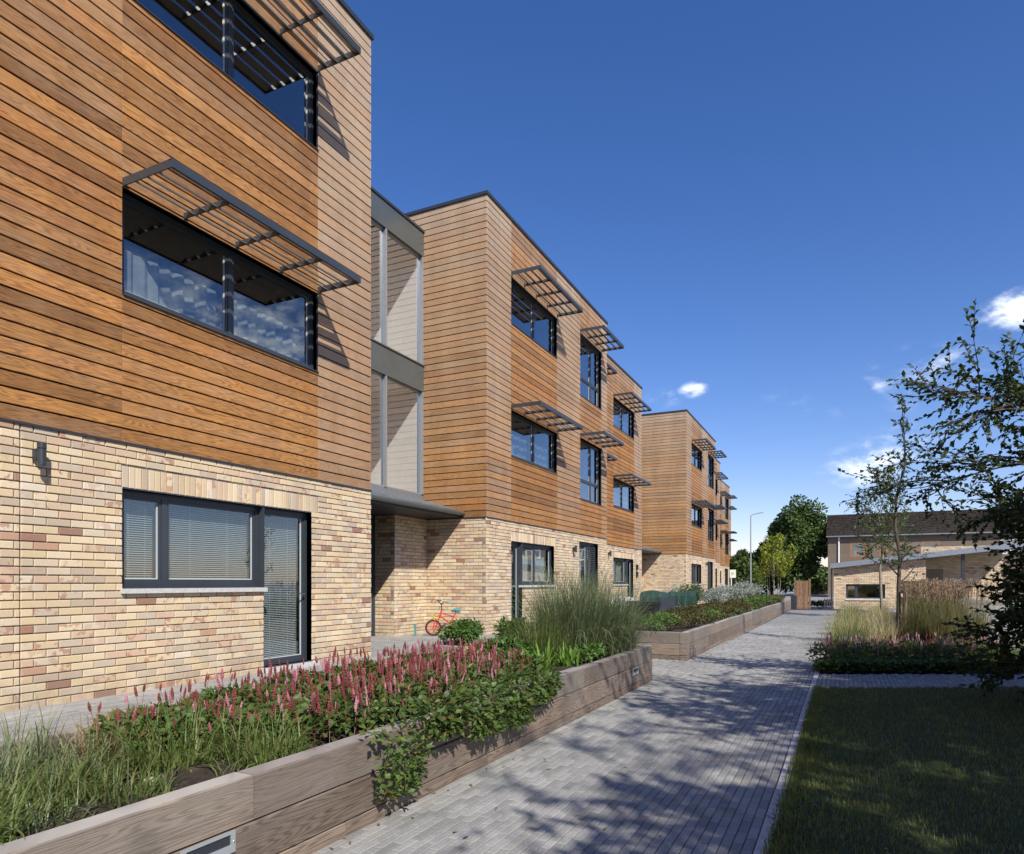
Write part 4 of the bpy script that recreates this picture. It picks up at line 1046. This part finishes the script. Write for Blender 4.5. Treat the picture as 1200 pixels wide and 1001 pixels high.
tree('shade_tree', 'broad tree further right shading the near lawn', (7.6, -2.6, 0), 8.0, .2, 28, 9, 6, 9, 3.2, .11, 'tree_leaf', seed=14, z1=.2, up=.5, droop=.03, L2=.5, L3=.6)
tree('young_tree', 'slender young tree with a dark trunk in the middle of the grass bed', (.86, 13.8, 0), 4.3, .042, 26, 4, 3, 5, .72, .052, 'young_leaf', seed=3, z1=.25, up=1.1, droop=.0, top=0, L2=.45, L3=.6)
m = thing('tree_stake', 'wooden stake tied beside the slender young tree', 'stake', (.95, 13.72, 0)); q = MB(); q.tube([(0,0,-.05),(0,0,1.05)], .03, 8); q.build('post', 'stake', m)
tree('young_tree', 'smaller pale stemmed young tree left of the slender dark one', (1.06, 24.9, 0), 4.4, .05, 26, 5, 4, 6, 1.1, .09, 'young_leaf', 'bark_pale', seed=9, z1=.35, up=.9, droop=.0, L2=.45, L3=.6)
def far_tree(name, label, loc, H, cr, n, leaf, mat, zc=.6, seed=1, group=None, bark='bark', k=40, trunk=.25, stems=1):
    t = thing(name, label, 'tree', loc, group); q = np.random.RandomState(seed); R3 = np.array(cr); c0 = np.array([0, 0, H - cr[2]])
    u = unit(q.randn(k, 3)); cc = u * q.uniform(.3, .88, (k, 1)); sz = q.uniform(.16, .34, (k, 1))
    i = q.randint(0, k, n); e = unit(q.randn(n, 3)); P = (cc[i] + e * sz[i] * (q.rand(n, 1) ** .35)) * R3 + c0; out = unit(P - c0)
    V, F = leaves(P, unit(e + q.randn(n, 3) * .8), unit(e + np.array([0, 0, .5]) + q.randn(n, 3) * .4), leaf * q.uniform(.6, 1.3, n), leaf * .7 * q.uniform(.6, 1.2, n)); np_obj('crown', V, F, mat, t)['kind'] = 'stuff'
    m = MB(); m2 = MB()
    for s in range(stems):
        o = Vector((.25 * math.cos(s * 2.4), .25 * math.sin(s * 2.4), 0)) if stems > 1 else Vector((0, 0, 0)); m.tube([o + Vector((0, 0, -.4)), o * 1.3 + Vector((.05, 0, H * .35)), o * 2 + Vector((0, .1, H * .8))], [trunk, trunk * .75, trunk * .3], 7)
    for c in cc[:16]: m2.tube([(0, 0, H * .35), tuple(c * R3 * .5 + c0), tuple(c * R3 + c0)], [trunk * .4, trunk * .25, .02], 4, False)
    m.build('trunk', bark, t, True); m2.build('limbs', bark, t); return t
far_tree('big_tree', 'large dark green tree behind the path end beside the grey terrace', (-4.5, 80, gz(80)), 10.6, (3.4, 4, 4.6), 22000, .38, 'far_leaf', seed=4, k=70, trunk=.3)
far_tree('big_tree', 'lower part grown dark tree left of the large one behind the birch', (-7.5, 82, gz(80)), 6.4, (3.6, 3, 3.3), 12000, .36, 'far_leaf', seed=6, k=50)
far_tree('big_tree', 'low dark tree just right of the street lamp', (-8.6, 66, gz(66)), 4.6, (2.2, 2.5, 2.3), 9000, .28, 'far_leaf', seed=7, k=40)
far_tree('big_tree', 'low dark tree beyond the last block, left of the street lamp', (-11.5, 70, gz(70)), 4.6, (2.2, 2.5, 2.4), 8000, .28, 'far_leaf', seed=17, k=40)
far_tree('birch_tree', 'young yellow green birch with several thin stems above the pale shrubs', (-3.5, 39.5, gz(39)), 4.1, (1.25, 1.2, 1.55), 2600, .13, 'birch_leaf', seed=10, bark='bark_pale', k=26, trunk=.025, stems=5)
for j, (x, y, h) in enumerate([(-3.0, 92, 3.6), (-1.0, 100, 4.5), (20, 95, 6), (-16, 90, 7), (-22, 96, 8), (34, 60, 7)]):
    far_tree('distant_tree', ['small distant tree in the gap beside the wooden fence', 'distant tree just left of the grey terrace\'s edge', 'distant tree behind the terrace roof', 'distant tree behind the farthest block', 'tallest distant tree far behind the blocks', 'distant tree beyond the court at the right'][j], (x, y, gz(90)), h, (3, 3, h * .45), 4000, .4, 'far_leaf', seed=30 + j, group='distant trees')

# ------------------------------------------------------------------ right hand bed
BED = flat('garden_bed', [(PXR + .0, 9.5), (2.15, 10.75), (2.75, 22), (2.6, 30), (PXR + .02, 31)], .0, 'soil')
for j in range(9):
    f = j / 8; x = PXR + .15 + f * 2.15; y = 9.95 + f * 1.05
    persicaria((x, y + .25, 0), .30, .34, .36, 550, 46, ('leftmost' if j == 0 else 'rightmost' if j == 8 else NTH[j] + ' from the left') + ' purple spiked plant in the front row of the right bed', 0, False, 'purple spiked plants along the front of the right bed', .06)
def cover():
    n = 9000; u = rs.rand(n); x = PXR - .05 + u * 2.5; y = 9.42 + u * 1.2 + rs.rand(n) * .55; z = .03 + rs.rand(n) * .13
    D = unit(rs.randn(n, 3) * np.array([1, 1, .3])); V, F = leaves(np.stack([x, y, z], 1), D, unit(rs.randn(n, 3) * .4 + np.array([0, 0, 1])), .05, .042, .1)
    np_obj('ground_cover', V, F, 'leaf_flower')['kind'] = 'stuff'
cover()
gold = [(.05, 12.6), (.5, 12.9), (.0, 13.6), (.5, 14.0), (.1, 15.0), (.6, 15.4), (.05, 16.6), (.6, 17.2), (.1, 18.6), (.7, 19.4), (.2, 21), (.9, 22), (.2, 24), (1.0, 25.5)]
for j, (x, y) in enumerate(gold):
    clump('golden_grass', (x, y, 0), 650, .62, .26, .007, 'grass_gold' if j % 4 else 'grass_green', NTH[j] + ' soft arching golden grass from the camera, path side of the right bed', group='golden grasses beside the path', lean=.5, droop=1.3, seg=4)
reed = [(1.1, 13.3), (1.45, 13.0), (1.35, 14.1), (1.75, 13.8), (1.2, 15.2), (1.7, 15.2), (2.1, 14.6), (1.5, 16.6), (2.0, 16.6), (1.4, 18.2), (2.0, 18.6), (1.6, 20.4), (2.2, 21)]
for j, (x, y) in enumerate(reed):
    clump('feather_grass', (x, y, 0), 420, .95, .17, .008, 'grass_reed', NTH[j] + ' upright feather reed grass from the camera, with brown plumes, right bed', group='feather reed grasses in the right bed', lean=.22, droop=.6, plumes=42, seg=4)
# curved timber topped seat
t = thing('bench', 'timber slatted bench on a concrete plinth behind the right bed', 'bench', (0, 0, 0))
def bench_c(f): return Vector((3.05 - .9 * f * f, 20.0 + 7.0 * f, 0))
m = MB(); N_ = 12
for i in range(N_):
    a, b = bench_c(i / N_), bench_c((i + 1) / N_); m.hexa([(a.x-.35,a.y,0),(a.x+.35,a.y,0),(b.x+.35,b.y,0),(b.x-.35,b.y,0),(a.x-.42,a.y,.60),(a.x+.42,a.y,.60),(b.x+.42,b.y,.60),(b.x-.42,b.y,.60)])
m.build('plinth', 'concrete', t)
for i in range(46):
    a = bench_c(i / 46.0); m = MB(); m.box(a.x - .47, a.x + .47, a.y, a.y + .125, .605, .67); o = m.build('slat', 'sleeper', t); o.color = (.9, 0, 0, 1)
for k in range(3):
    m = MB()
    for i in range(5, 12):
        a, b = bench_c(i / N_), bench_c((i + 1) / N_); z = .78 + k * .15; m.hexa([(a.x-.42,a.y,z),(a.x-.37,a.y,z),(b.x-.37,b.y,z),(b.x-.42,b.y,z),(a.x-.46,a.y,z+.13),(a.x-.41,a.y,z+.13),(b.x-.41,b.y,z+.13),(b.x-.46,b.y,z+.13)])
    m.build('backrest_rail', 'sleeper', t)
m = MB()
for i in (6, 9, 12): a = bench_c(i / N_ - .01); m.box(a.x - .37, a.x - .33, a.y, a.y + .05, .67, 1.2)
m.build('backrest_post', 'frame', t)

# ------------------------------------------------------------------ pavilion
pl = (-.40, 37.6, -.15)
T = thing('garden_pavilion', 'single storey buff brick pavilion with a rising zinc roof edge at the path end', 'building', (pl[0] - .1, pl[1], gz(40) + .15))
PV = Plane((0, 0, 0), (1, 0, 0), (0, -1, 0)); PV2 = Plane((0, 0, 0), (0, 1, 0), (-1, 0, 0))
hw = [(.55, 2.25, .50, 1.22)]
zp = lambda u: 2.0 + u * .112
pav = MB()
bl = lay_bricks(PV, 0, 3.95, 0, 2.7, hw); bl = [b for b in bl if b[3] < zp(b[0]) + .02]
for b in bl:
    v, f = brick_verts(PV, *b, -.03, rnd.uniform(-.002, .002)); o = len(pav.v); pav.v += v; pav.f += [tuple(i + o for i in x) for x in f]
PP = Plane((3.95, 2.4, 0), (1, 0, 0), (0, -1, 0))
for b in lay_bricks(PP, 0, 3.4, 0, 3.1, [(.25, .95, 0, 2.0)]):
    v, f = brick_verts(PP, *b, -.03, 0); o = len(pav.v); pav.v += v; pav.f += [tuple(i + o for i in x) for x in f]
tag(pav.build('brickwork', 'brick', T), kind='stuff')
m = MB()
for c in cut_cells(0, 3.95, 0, 1.99, hw): pbox(m, PV, c[0], c[1], c[2], c[3], -.12, -.01)
m.hexa([(0,.01,1.99),(3.95,.01,1.99),(3.95,.12,1.99),(0,.12,1.99),(0,.01,zp(0)),(3.95,.01,zp(3.95)),(3.95,.12,zp(3.95)),(0,.12,zp(0))])
m.box(3.95, 7.3, 2.41, 2.52, 0, 2.9); m.box(0, .1, .13, 6, 0, 2.05); m.box(3.83, 3.94, .13, 2.4, 0, 2.4); m.box(7.2, 7.3, 2.53, 6, 0, 2.8); m.build('wall', 'mortar', T)
window(T, PV, .55, 2.25, .50, 1.22, [1.0], sill=True, detail=False)
m = MB(); e = 7.7
m.hexa([(-.15,-.35,zp(-.15)+.02),(e,-.35,zp(e)+.02),(e,6.2,zp(e)+.02),(-.15,6.2,zp(-.15)+.02),(-.15,-.35,zp(-.15)+.26),(e,-.35,zp(e)+.26),(e,6.2,zp(e)+.26),(-.15,6.2,zp(-.15)+.26)]); m.build('roof', 'zinc', T)
m = MB(); m.box(5.35, 5.48, -.1, .03, 0, zp(5.35) + .02); m.build('column', 'coping', T)
m = MB(); m.box(4.2, 4.9, 2.42, 2.46, 0, 2.0); m.build('door', 'membrane', T)
m = MB(); m.box(5.2, 5.7, 2.33, 2.36, 1.30, 1.48); m.build('sign_plate', 'white', T)
m = MB(); m.tube([(-.09, -.05, 0), (-.09, -.05, 2.05)], .035, 8); m.build('downpipe', 'coping', T)

# ------------------------------------------------------------------ pebbledash terrace behind
tx, ty = -1.55, 76.5; tz = gz(76)
T = thing('terraced_house', 'grey pebbledash two storey terrace with a dark tiled roof behind the pavilion', 'building', (tx, ty, tz))
PT = Plane((0, 0, 0), (1, 0, 0), (0, -1, 0)); LT = 34.0; EV = 6.25
wins = [(2.0, 3.4, 3.0 + 1.0, 5.55), (4.6, 5.3, 4.0, 5.55), (8.2, 9.7, 4.1, 5.5), (14.5, 16.0, 4.1, 5.5), (17.4, 18.2, 4.4, 5.5), (20.6, 22.6, 4.4, 5.5), (25, 26.6, 4.2, 5.5), (21.8, 24.2, .2, 2.1), (2.5, 4.2, 1, 2.2)]
m = MB()
for c in cut_cells(0, LT, 0, EV, wins): pbox(m, PT, c[0], c[1], c[2], c[3], -.25, 0)
m.box(0, .2, .26, 8, 0, EV); m.box(LT - .2, LT, .26, 8, 0, EV)
m.poly([(0, .1, EV), (0, 8, EV), (0, 4.0, EV + 2.32)]); m.poly([(LT, .1, EV), (LT, 8, EV), (LT, 4.0, EV + 2.32)]); m.build('wall', 'harl', T)
for k, w in enumerate(wins):
    f = MB(); a, b, c, d = w; q = .15
    for r_ in ((a, b, c, c+q), (a, b, d-q, d), (a, a+q, c+q, d-q), (b-q, b, c+q, d-q), ((a+b)/2-.04, (a+b)/2+.04, c+q, d-q)): pbox(f, PT, *r_, -.15, .01)
    o = f.build('window', 'brownframe' if k in (0, 1, 2) else 'white', T); g = MB(); pbox(g, PT, a+q, b-q, c+q, d-q, -.10, -.08); g.build('pane', 'glass', o)
    g = MB(); pbox(g, PT, a+.05, b-.05, c+.05, d-.05, -.6, -.5); g.build('room', 'curtain' if k % 2 == 0 else 'room', o)
m = MB(); nr = 14
for i in range(nr):
    f0, f1 = i / nr, (i + 1) / nr; y0_, y1_ = -.35 + 4.35 * f0, -.35 + 4.35 * f1; z0_, z1_ = EV - .2 + 2.57 * f0, EV - .2 + 2.57 * f1
    x = -.15; 
    while x < LT + .15:
        j = rnd.uniform(-.015, .015); m.hexa([(x, y0_, z0_+.06+j), (x+.25, y0_, z0_+.09+j), (x+.25, y1_+.05, z1_+.02), (x, y1_+.05, z1_), (x, y0_, z0_+.11+j), (x+.25, y0_, z0_+.14+j), (x+.25, y1_+.05, z1_+.07), (x, y1_+.05, z1_+.05)]); x += .30
m.hexa([(-.15,-.3,EV-.15),(LT+.15,-.3,EV-.15),(LT+.15,4,EV+2.35),(-.15,4,EV+2.35),(-.15,-.3,EV-.10),(LT+.15,-.3,EV-.10),(LT+.15,4,EV+2.40),(-.15,4,EV+2.40)])
m.hexa([(-.15,4,EV+2.35),(LT+.15,4,EV+2.35),(LT+.15,8.3,EV-.2),(-.15,8.3,EV-.2),(-.15,4,EV+2.42),(LT+.15,4,EV+2.42),(LT+.15,8.3,EV-.1),(-.15,8.3,EV-.1)])
tag(m.build('roof', 'tile', T), kind='stuff')
m = MB(); m.box(-.15, LT + .15, -.5, -.36, EV - .20, EV - .10); m.build('gutter', 'zinc', T)
m = MB(); m.tube([(1.0, -.1, 0), (1.0, -.1, EV - .2)], .07, 8); m.build('downpipe', 'white', T)
for x, z in ((18.6, 1.5), (21.2, 2.6), (22.3, 2.3)): m = MB(); m.tube([(x, 1.6 + z * .5, EV + .6), (x, 1.6 + z * .5, EV + 1.2 + z * .4)], .14, 8); m.build('vent_pipe', 'white', T)

# ------------------------------------------------------------------ street lamp, fence, sign, far bits
t = thing('street_lamp', 'tall grey street lamp with a short arm against the sky', 'street lamp', (-7.45, 63.3, gz(63)))
m = MB(); m.tube([(0,0,0),(0,0,1.2),(0,0,1.25),(0,0,7.35)], [.10,.10,.065,.045], 10); m.build('pole', 'steel', t)
m = MB(); m.tube([(0,0,7.3),(.12,0,7.42),(.55,0,7.52)], .03, 8); m.build('arm', 'steel', t); m = MB(); m.hexa([(.5,-.11,7.49),(1.05,-.09,7.56),(1.05,.09,7.56),(.5,.11,7.49),(.5,-.07,7.56),(1.05,-.05,7.62),(1.05,.05,7.62),(.5,.07,7.56)]); m.build('lamp_head', 'steel', t)
t = thing('timber_fence', 'short brown close boarded fence at the far end of the planter', 'fence', (-2.0, 34.0, gz(34)))
for i in range(4): m = MB(); m.box(i * .125, i * .125 + .115, 0, .02, .05, 1.34 + rnd.uniform(-.01, .01)); m.build('board', 'fence', t)
for x in (-.1, .51): m = MB(); m.box(x, x + .09, -.02, .07, 0, 1.42); m.build('post', 'fence', t)
t = thing('gate_post', 'dark timber gate post at the path\'s left end', 'post', (-2.0, 32.2, gz(32))); m = MB(); m.box(-.12, .12, -.12, .12, -.1, .62); m.build('post', 'coping', t)
t = thing('low_fence', 'small white and timber picket panel beyond the path end', 'fence', (-.98, 39.5, gz(40)))
for i in range(7): m = MB(); m.box(i * .12, i * .12 + .06, 0, .02, 0, .62); m.build('picket', 'white', t)
m = MB(); m.box(-.02, .80, .021, .04, .40, .46); m.build('rail', 'white', t)
t = thing('sale_board', 'small white board on a post before the farthest block', 'sign', (-6.35, 44.0, gz(44)))
m = MB(); m.box(0, .05, 0, .05, 0, 2.2); m.build('post', 'white', t); m = MB(); m.box(-.06, .30, -.02, -.001, 1.75, 2.25); m.build('board', 'white', t); m = MB(); m.box(.04, .18, -.028, -.021, 1.95, 2.1); m.build('emblem', 'lime', t)
m = MB()
T = thing('far_house', 'low distant house with a pale wall seen through the gap by the fence', 'building', (-4.6, 93, gz(93)))
m = MB(); m.box(0, 9, 0, 5, 0, 1.9); m.build('wall', 'far_wall', T); m = MB(); m.hexa([(-.3,-.3,1.9),(9.3,-.3,1.9),(9.3,5.3,1.9),(-.3,5.3,1.9),(-.3,1.8,3.0),(9.3,1.8,3.0),(9.3,3.2,3.0),(-.3,3.2,3.0)]); m.build('roof', 'tile', T)
for x in (1.5, 4, 6.6): m = MB(); m.box(x, x + 1, -.05, -.01, .7, 1.6); m.build('window', 'frame', T)
m = MB(); m.box(PXL, 1.2, 32.9, 33.6, gz(33) - .05, gz(33) + .03); tag(m.build('kerb', 'coping'), kind='structure')
bush('hedge', (-1.2, 41.5, gz(41)), .7, .4, .3, 900, .12, 'bush', 'low green hedge across the end of the path')

# ------------------------------------------------------------------ patio things
def draped(name, loc, lx, ly, h, label, mat='tarp', seed=1, group=None, rz=0):
    q = random.Random(seed); t = thing(name, label, 'covered furniture', loc, group, rz); n = 22; V = []; F = []
    for j in range(n + 1):
        for i in range(n + 1):
            a = 2 * i / n - 1; b = 2 * j / n - 1; rr = max(abs(a), abs(b))
            if rr < .68: z = h * (1 + .05 * math.sin(a * 2.5 + seed) + .03 * math.cos(b * 3)); x, y = a * lx / .72, b * ly / .72
            else:
                s = (rr - .68) / .32; z = h * (1 - s * .97); k = .68 / max(rr, .001); x, y = a * k * lx / .72, b * k * ly / .72; th = math.atan2(b, a); fl = 1 + s * (.10 + .07 * math.sin(th * 13 + seed)); x *= fl; y *= fl
            V.append((x + q.uniform(-.008, .008), y + q.uniform(-.008, .008), max(.01, z)))
    for j in range(n):
        for i in range(n): o = j * (n + 1) + i; F.append((o, o + 1, o + n + 2, o + n + 1))
    mesh_obj('cover', V, F, mat, t)
    m = MB(); m.tube([(-lx * 1.0, -ly * 1.05, h * .5), (lx * 1.0, -ly * 1.05, h * .48)], .006, 4); m.build('tie_cord', 'sheet', t); return t
draped('covered_table', (-4.85, 19.2, 0), .36, .36, .86, 'left green tarpaulin covered garden item with a peaked front', seed=2, group='covered garden furniture on the patio')
draped('covered_table', (-4.45, 20.9, 0), .38, .38, .88, 'right green tarpaulin covered garden item, wider and smoother', seed=5, group='covered garden furniture on the patio')
draped('sheet_heap', (-5.25, 17.4, 0), .30, .3, .74, 'crumpled white sheet over a low item behind the tall grass', 'sheet', seed=8)
t = thing('storage_box', 'black slatted storage box in front of the green covered items', 'storage box', (-4.55, 16.9, 0))
m = MB(); m.box(-.34, .34, -.28, .28, .02, .60); m.build('body', 'black', t); m = MB(); m.box(-.38, .38, -.31, .31, .604, .68); m.build('lid', 'black', t)
for k in range(5): m = MB(); m.box(-.35, .35, -.295, -.281, .06 + k * .11, .14 + k * .11); m.build('slat', 'black', t)
t = thing('patio_chair', 'dark plastic chair beside the black storage box', 'chair', (-4.0, 16.9, 0))
m = MB(); m.box(-.2, .2, -.2, .2, .40, .44); m.build('seat', 'frame', t); m = MB(); m.hexa([(-.2,.17,.44),(.2,.17,.44),(.2,.2,.44),(-.2,.2,.44),(-.19,.24,.76),(.19,.24,.76),(.19,.27,.76),(-.19,.27,.76)]); m.build('backrest', 'frame', t)
for x in (-.17, .17):
    for y in (-.17, .17): m = MB(); m.tube([(x, y, .4), (x * 1.1, y * 1.1, 0)], .015, 6); m.build('leg', 'frame', t)

# child's bicycle leaning on the side wall
def ring(mb, c, r, w, n=20, s=6):
    b = len(mb.v)
    for i in range(n):
        a = 2 * math.pi * i / n
        for j in range(s):
            t_ = 2 * math.pi * j / s; rr = r + w * math.cos(t_); mb.v.append((c[0] + rr * math.cos(a), c[1] + w * math.sin(t_), c[2] + rr * math.sin(a)))
    for i in range(n):
        for j in range(s): mb.f.append((b+i*s+j, b+((i+1)%n)*s+j, b+((i+1)%n)*s+(j+1)%s, b+i*s+(j+1)%s))
def wheel(parent, loc, r, rz, rim):
    m = MB(); ring(m, (0, 0, 0), r - .018, .02); w = m.build('wheel', 'rubber', parent); w.location = loc; w.rotation_euler = (0, 0, rz)
    m = MB(); ring(m, (0, 0, 0), r - .042, .009); m.build('rim', rim, w)
    m = MB()
    for k in range(8): a = k * math.pi / 4; m.tube([(0, 0, 0), ((r - .045) * math.cos(a), 0, (r - .045) * math.sin(a))], .006, 4)
    m.tube([(0, -.03, 0), (0, .03, 0)], .018, 8); m.build('spokes', rim, w)
bk = thing('bicycle', 'small red child\'s bicycle with a lime mudguard leaning by the middle block\'s side wall', 'bicycle', (-7.95, 12.5, 0), rz=R(8)); bk.rotation_euler = (R(-8), 0, R(6))
wheel(bk, (-.02, -.05, .175), .175, R(28), 'red'); wheel(bk, (.62, 0, .175), .175, 0, 'red')
m = MB(); m.tube([(.10, 0, .44), (.36, 0, .27), (.62, 0, .175)], .016, 8); m.tube([(.36, 0, .27), (.46, 0, .50)], .014, 8); m.tube([(.10, 0, .50), (.46, 0, .42), (.62, 0, .175)], .012, 8); m.tube([(.36,0,.25),(.36,0,.29)], .05, 10); m.build('frame', 'red', bk)
m = MB(); m.tube([(.0, -.07, .175), (.02, -.06, .36), (.09, -.02, .46)], .012, 8); m.tube([(.0, .02, .175), (.05, .03, .36), (.10, .02, .46)], .012, 8); m.tube([(.10, 0, .38), (.13, 0, .56)], .02, 8); m.build('fork', 'red', bk)
m = MB(); m.tube([(.13, 0, .56), (.12, 0, .68), (.08, -.13, .76), (.17, -.22, .75)], .011, 8); m.tube([(.12, 0, .68), (.12, .10, .76), (.22, .16, .74)], .011, 8); m.build('handlebar', 'black', bk)
for a, b in (((.15, -.20, .75), (.24, -.26, .745)), ((.20, .15, .745), (.30, .19, .735))): m = MB(); m.tube([a, b], .018, 8); m.build('grip', 'teal', bk)
m = MB(); m.tube([(.36, 0, .545), (.40, 0, .56), (.50, 0, .565), (.56, 0, .57)], [.018, .03, .055, .05], 8); s_ = m.build('saddle', 'teal', bk); m = MB(); m.tube([(.46, 0, .50), (.47, 0, .55)], .013, 6); m.build('seat_post', 'chrome', bk)
m = MB(); m.tube([(-.10, -.05, .35), (-.02, -.05, .40), (.08, -.05, .37)], .02, 6); m.build('mudguard', 'lime', bk)
m = MB(); m.box(.30, .42, -.10, -.06, .17, .20); m.box(.30, .42, .06, .10, .30, .33); m.build('pedal', 'black', bk)
t = thing('garden_marker', 'thin pale green plastic marker standing by the entrance wall', 'marker', (-8.35, 12.35, 0)); m = MB(); m.box(-.02, .02, -.012, .012, 0, .26); m.build('post', 'teal', t); m = MB(); m.box(-.05, .05, -.04, .04, 0, .02); m.build('foot', 'teal', t)

def litter():
    n = 170; x = rs.uniform(PXL + .05, PXR + .6, n); y = 2.2 + rs.rand(n) ** 1.4 * 14; k = rs.rand(n) < .35; x[k] = PXL + .03 + np.abs(rs.randn(k.sum())) * .08
    D = unit(rs.randn(n, 3) * np.array([1, 1, .1])); V, F = leaves(np.stack([x, y, np.full(n, .010)], 1), D, unit(rs.randn(n, 3) * .25 + np.array([0, 0, 1])), .022 + .022 * rs.rand(n), .016, .12)
    np_obj('fallen_leaves', V, F, 'grass_dead')['kind'] = 'stuff'
litter()
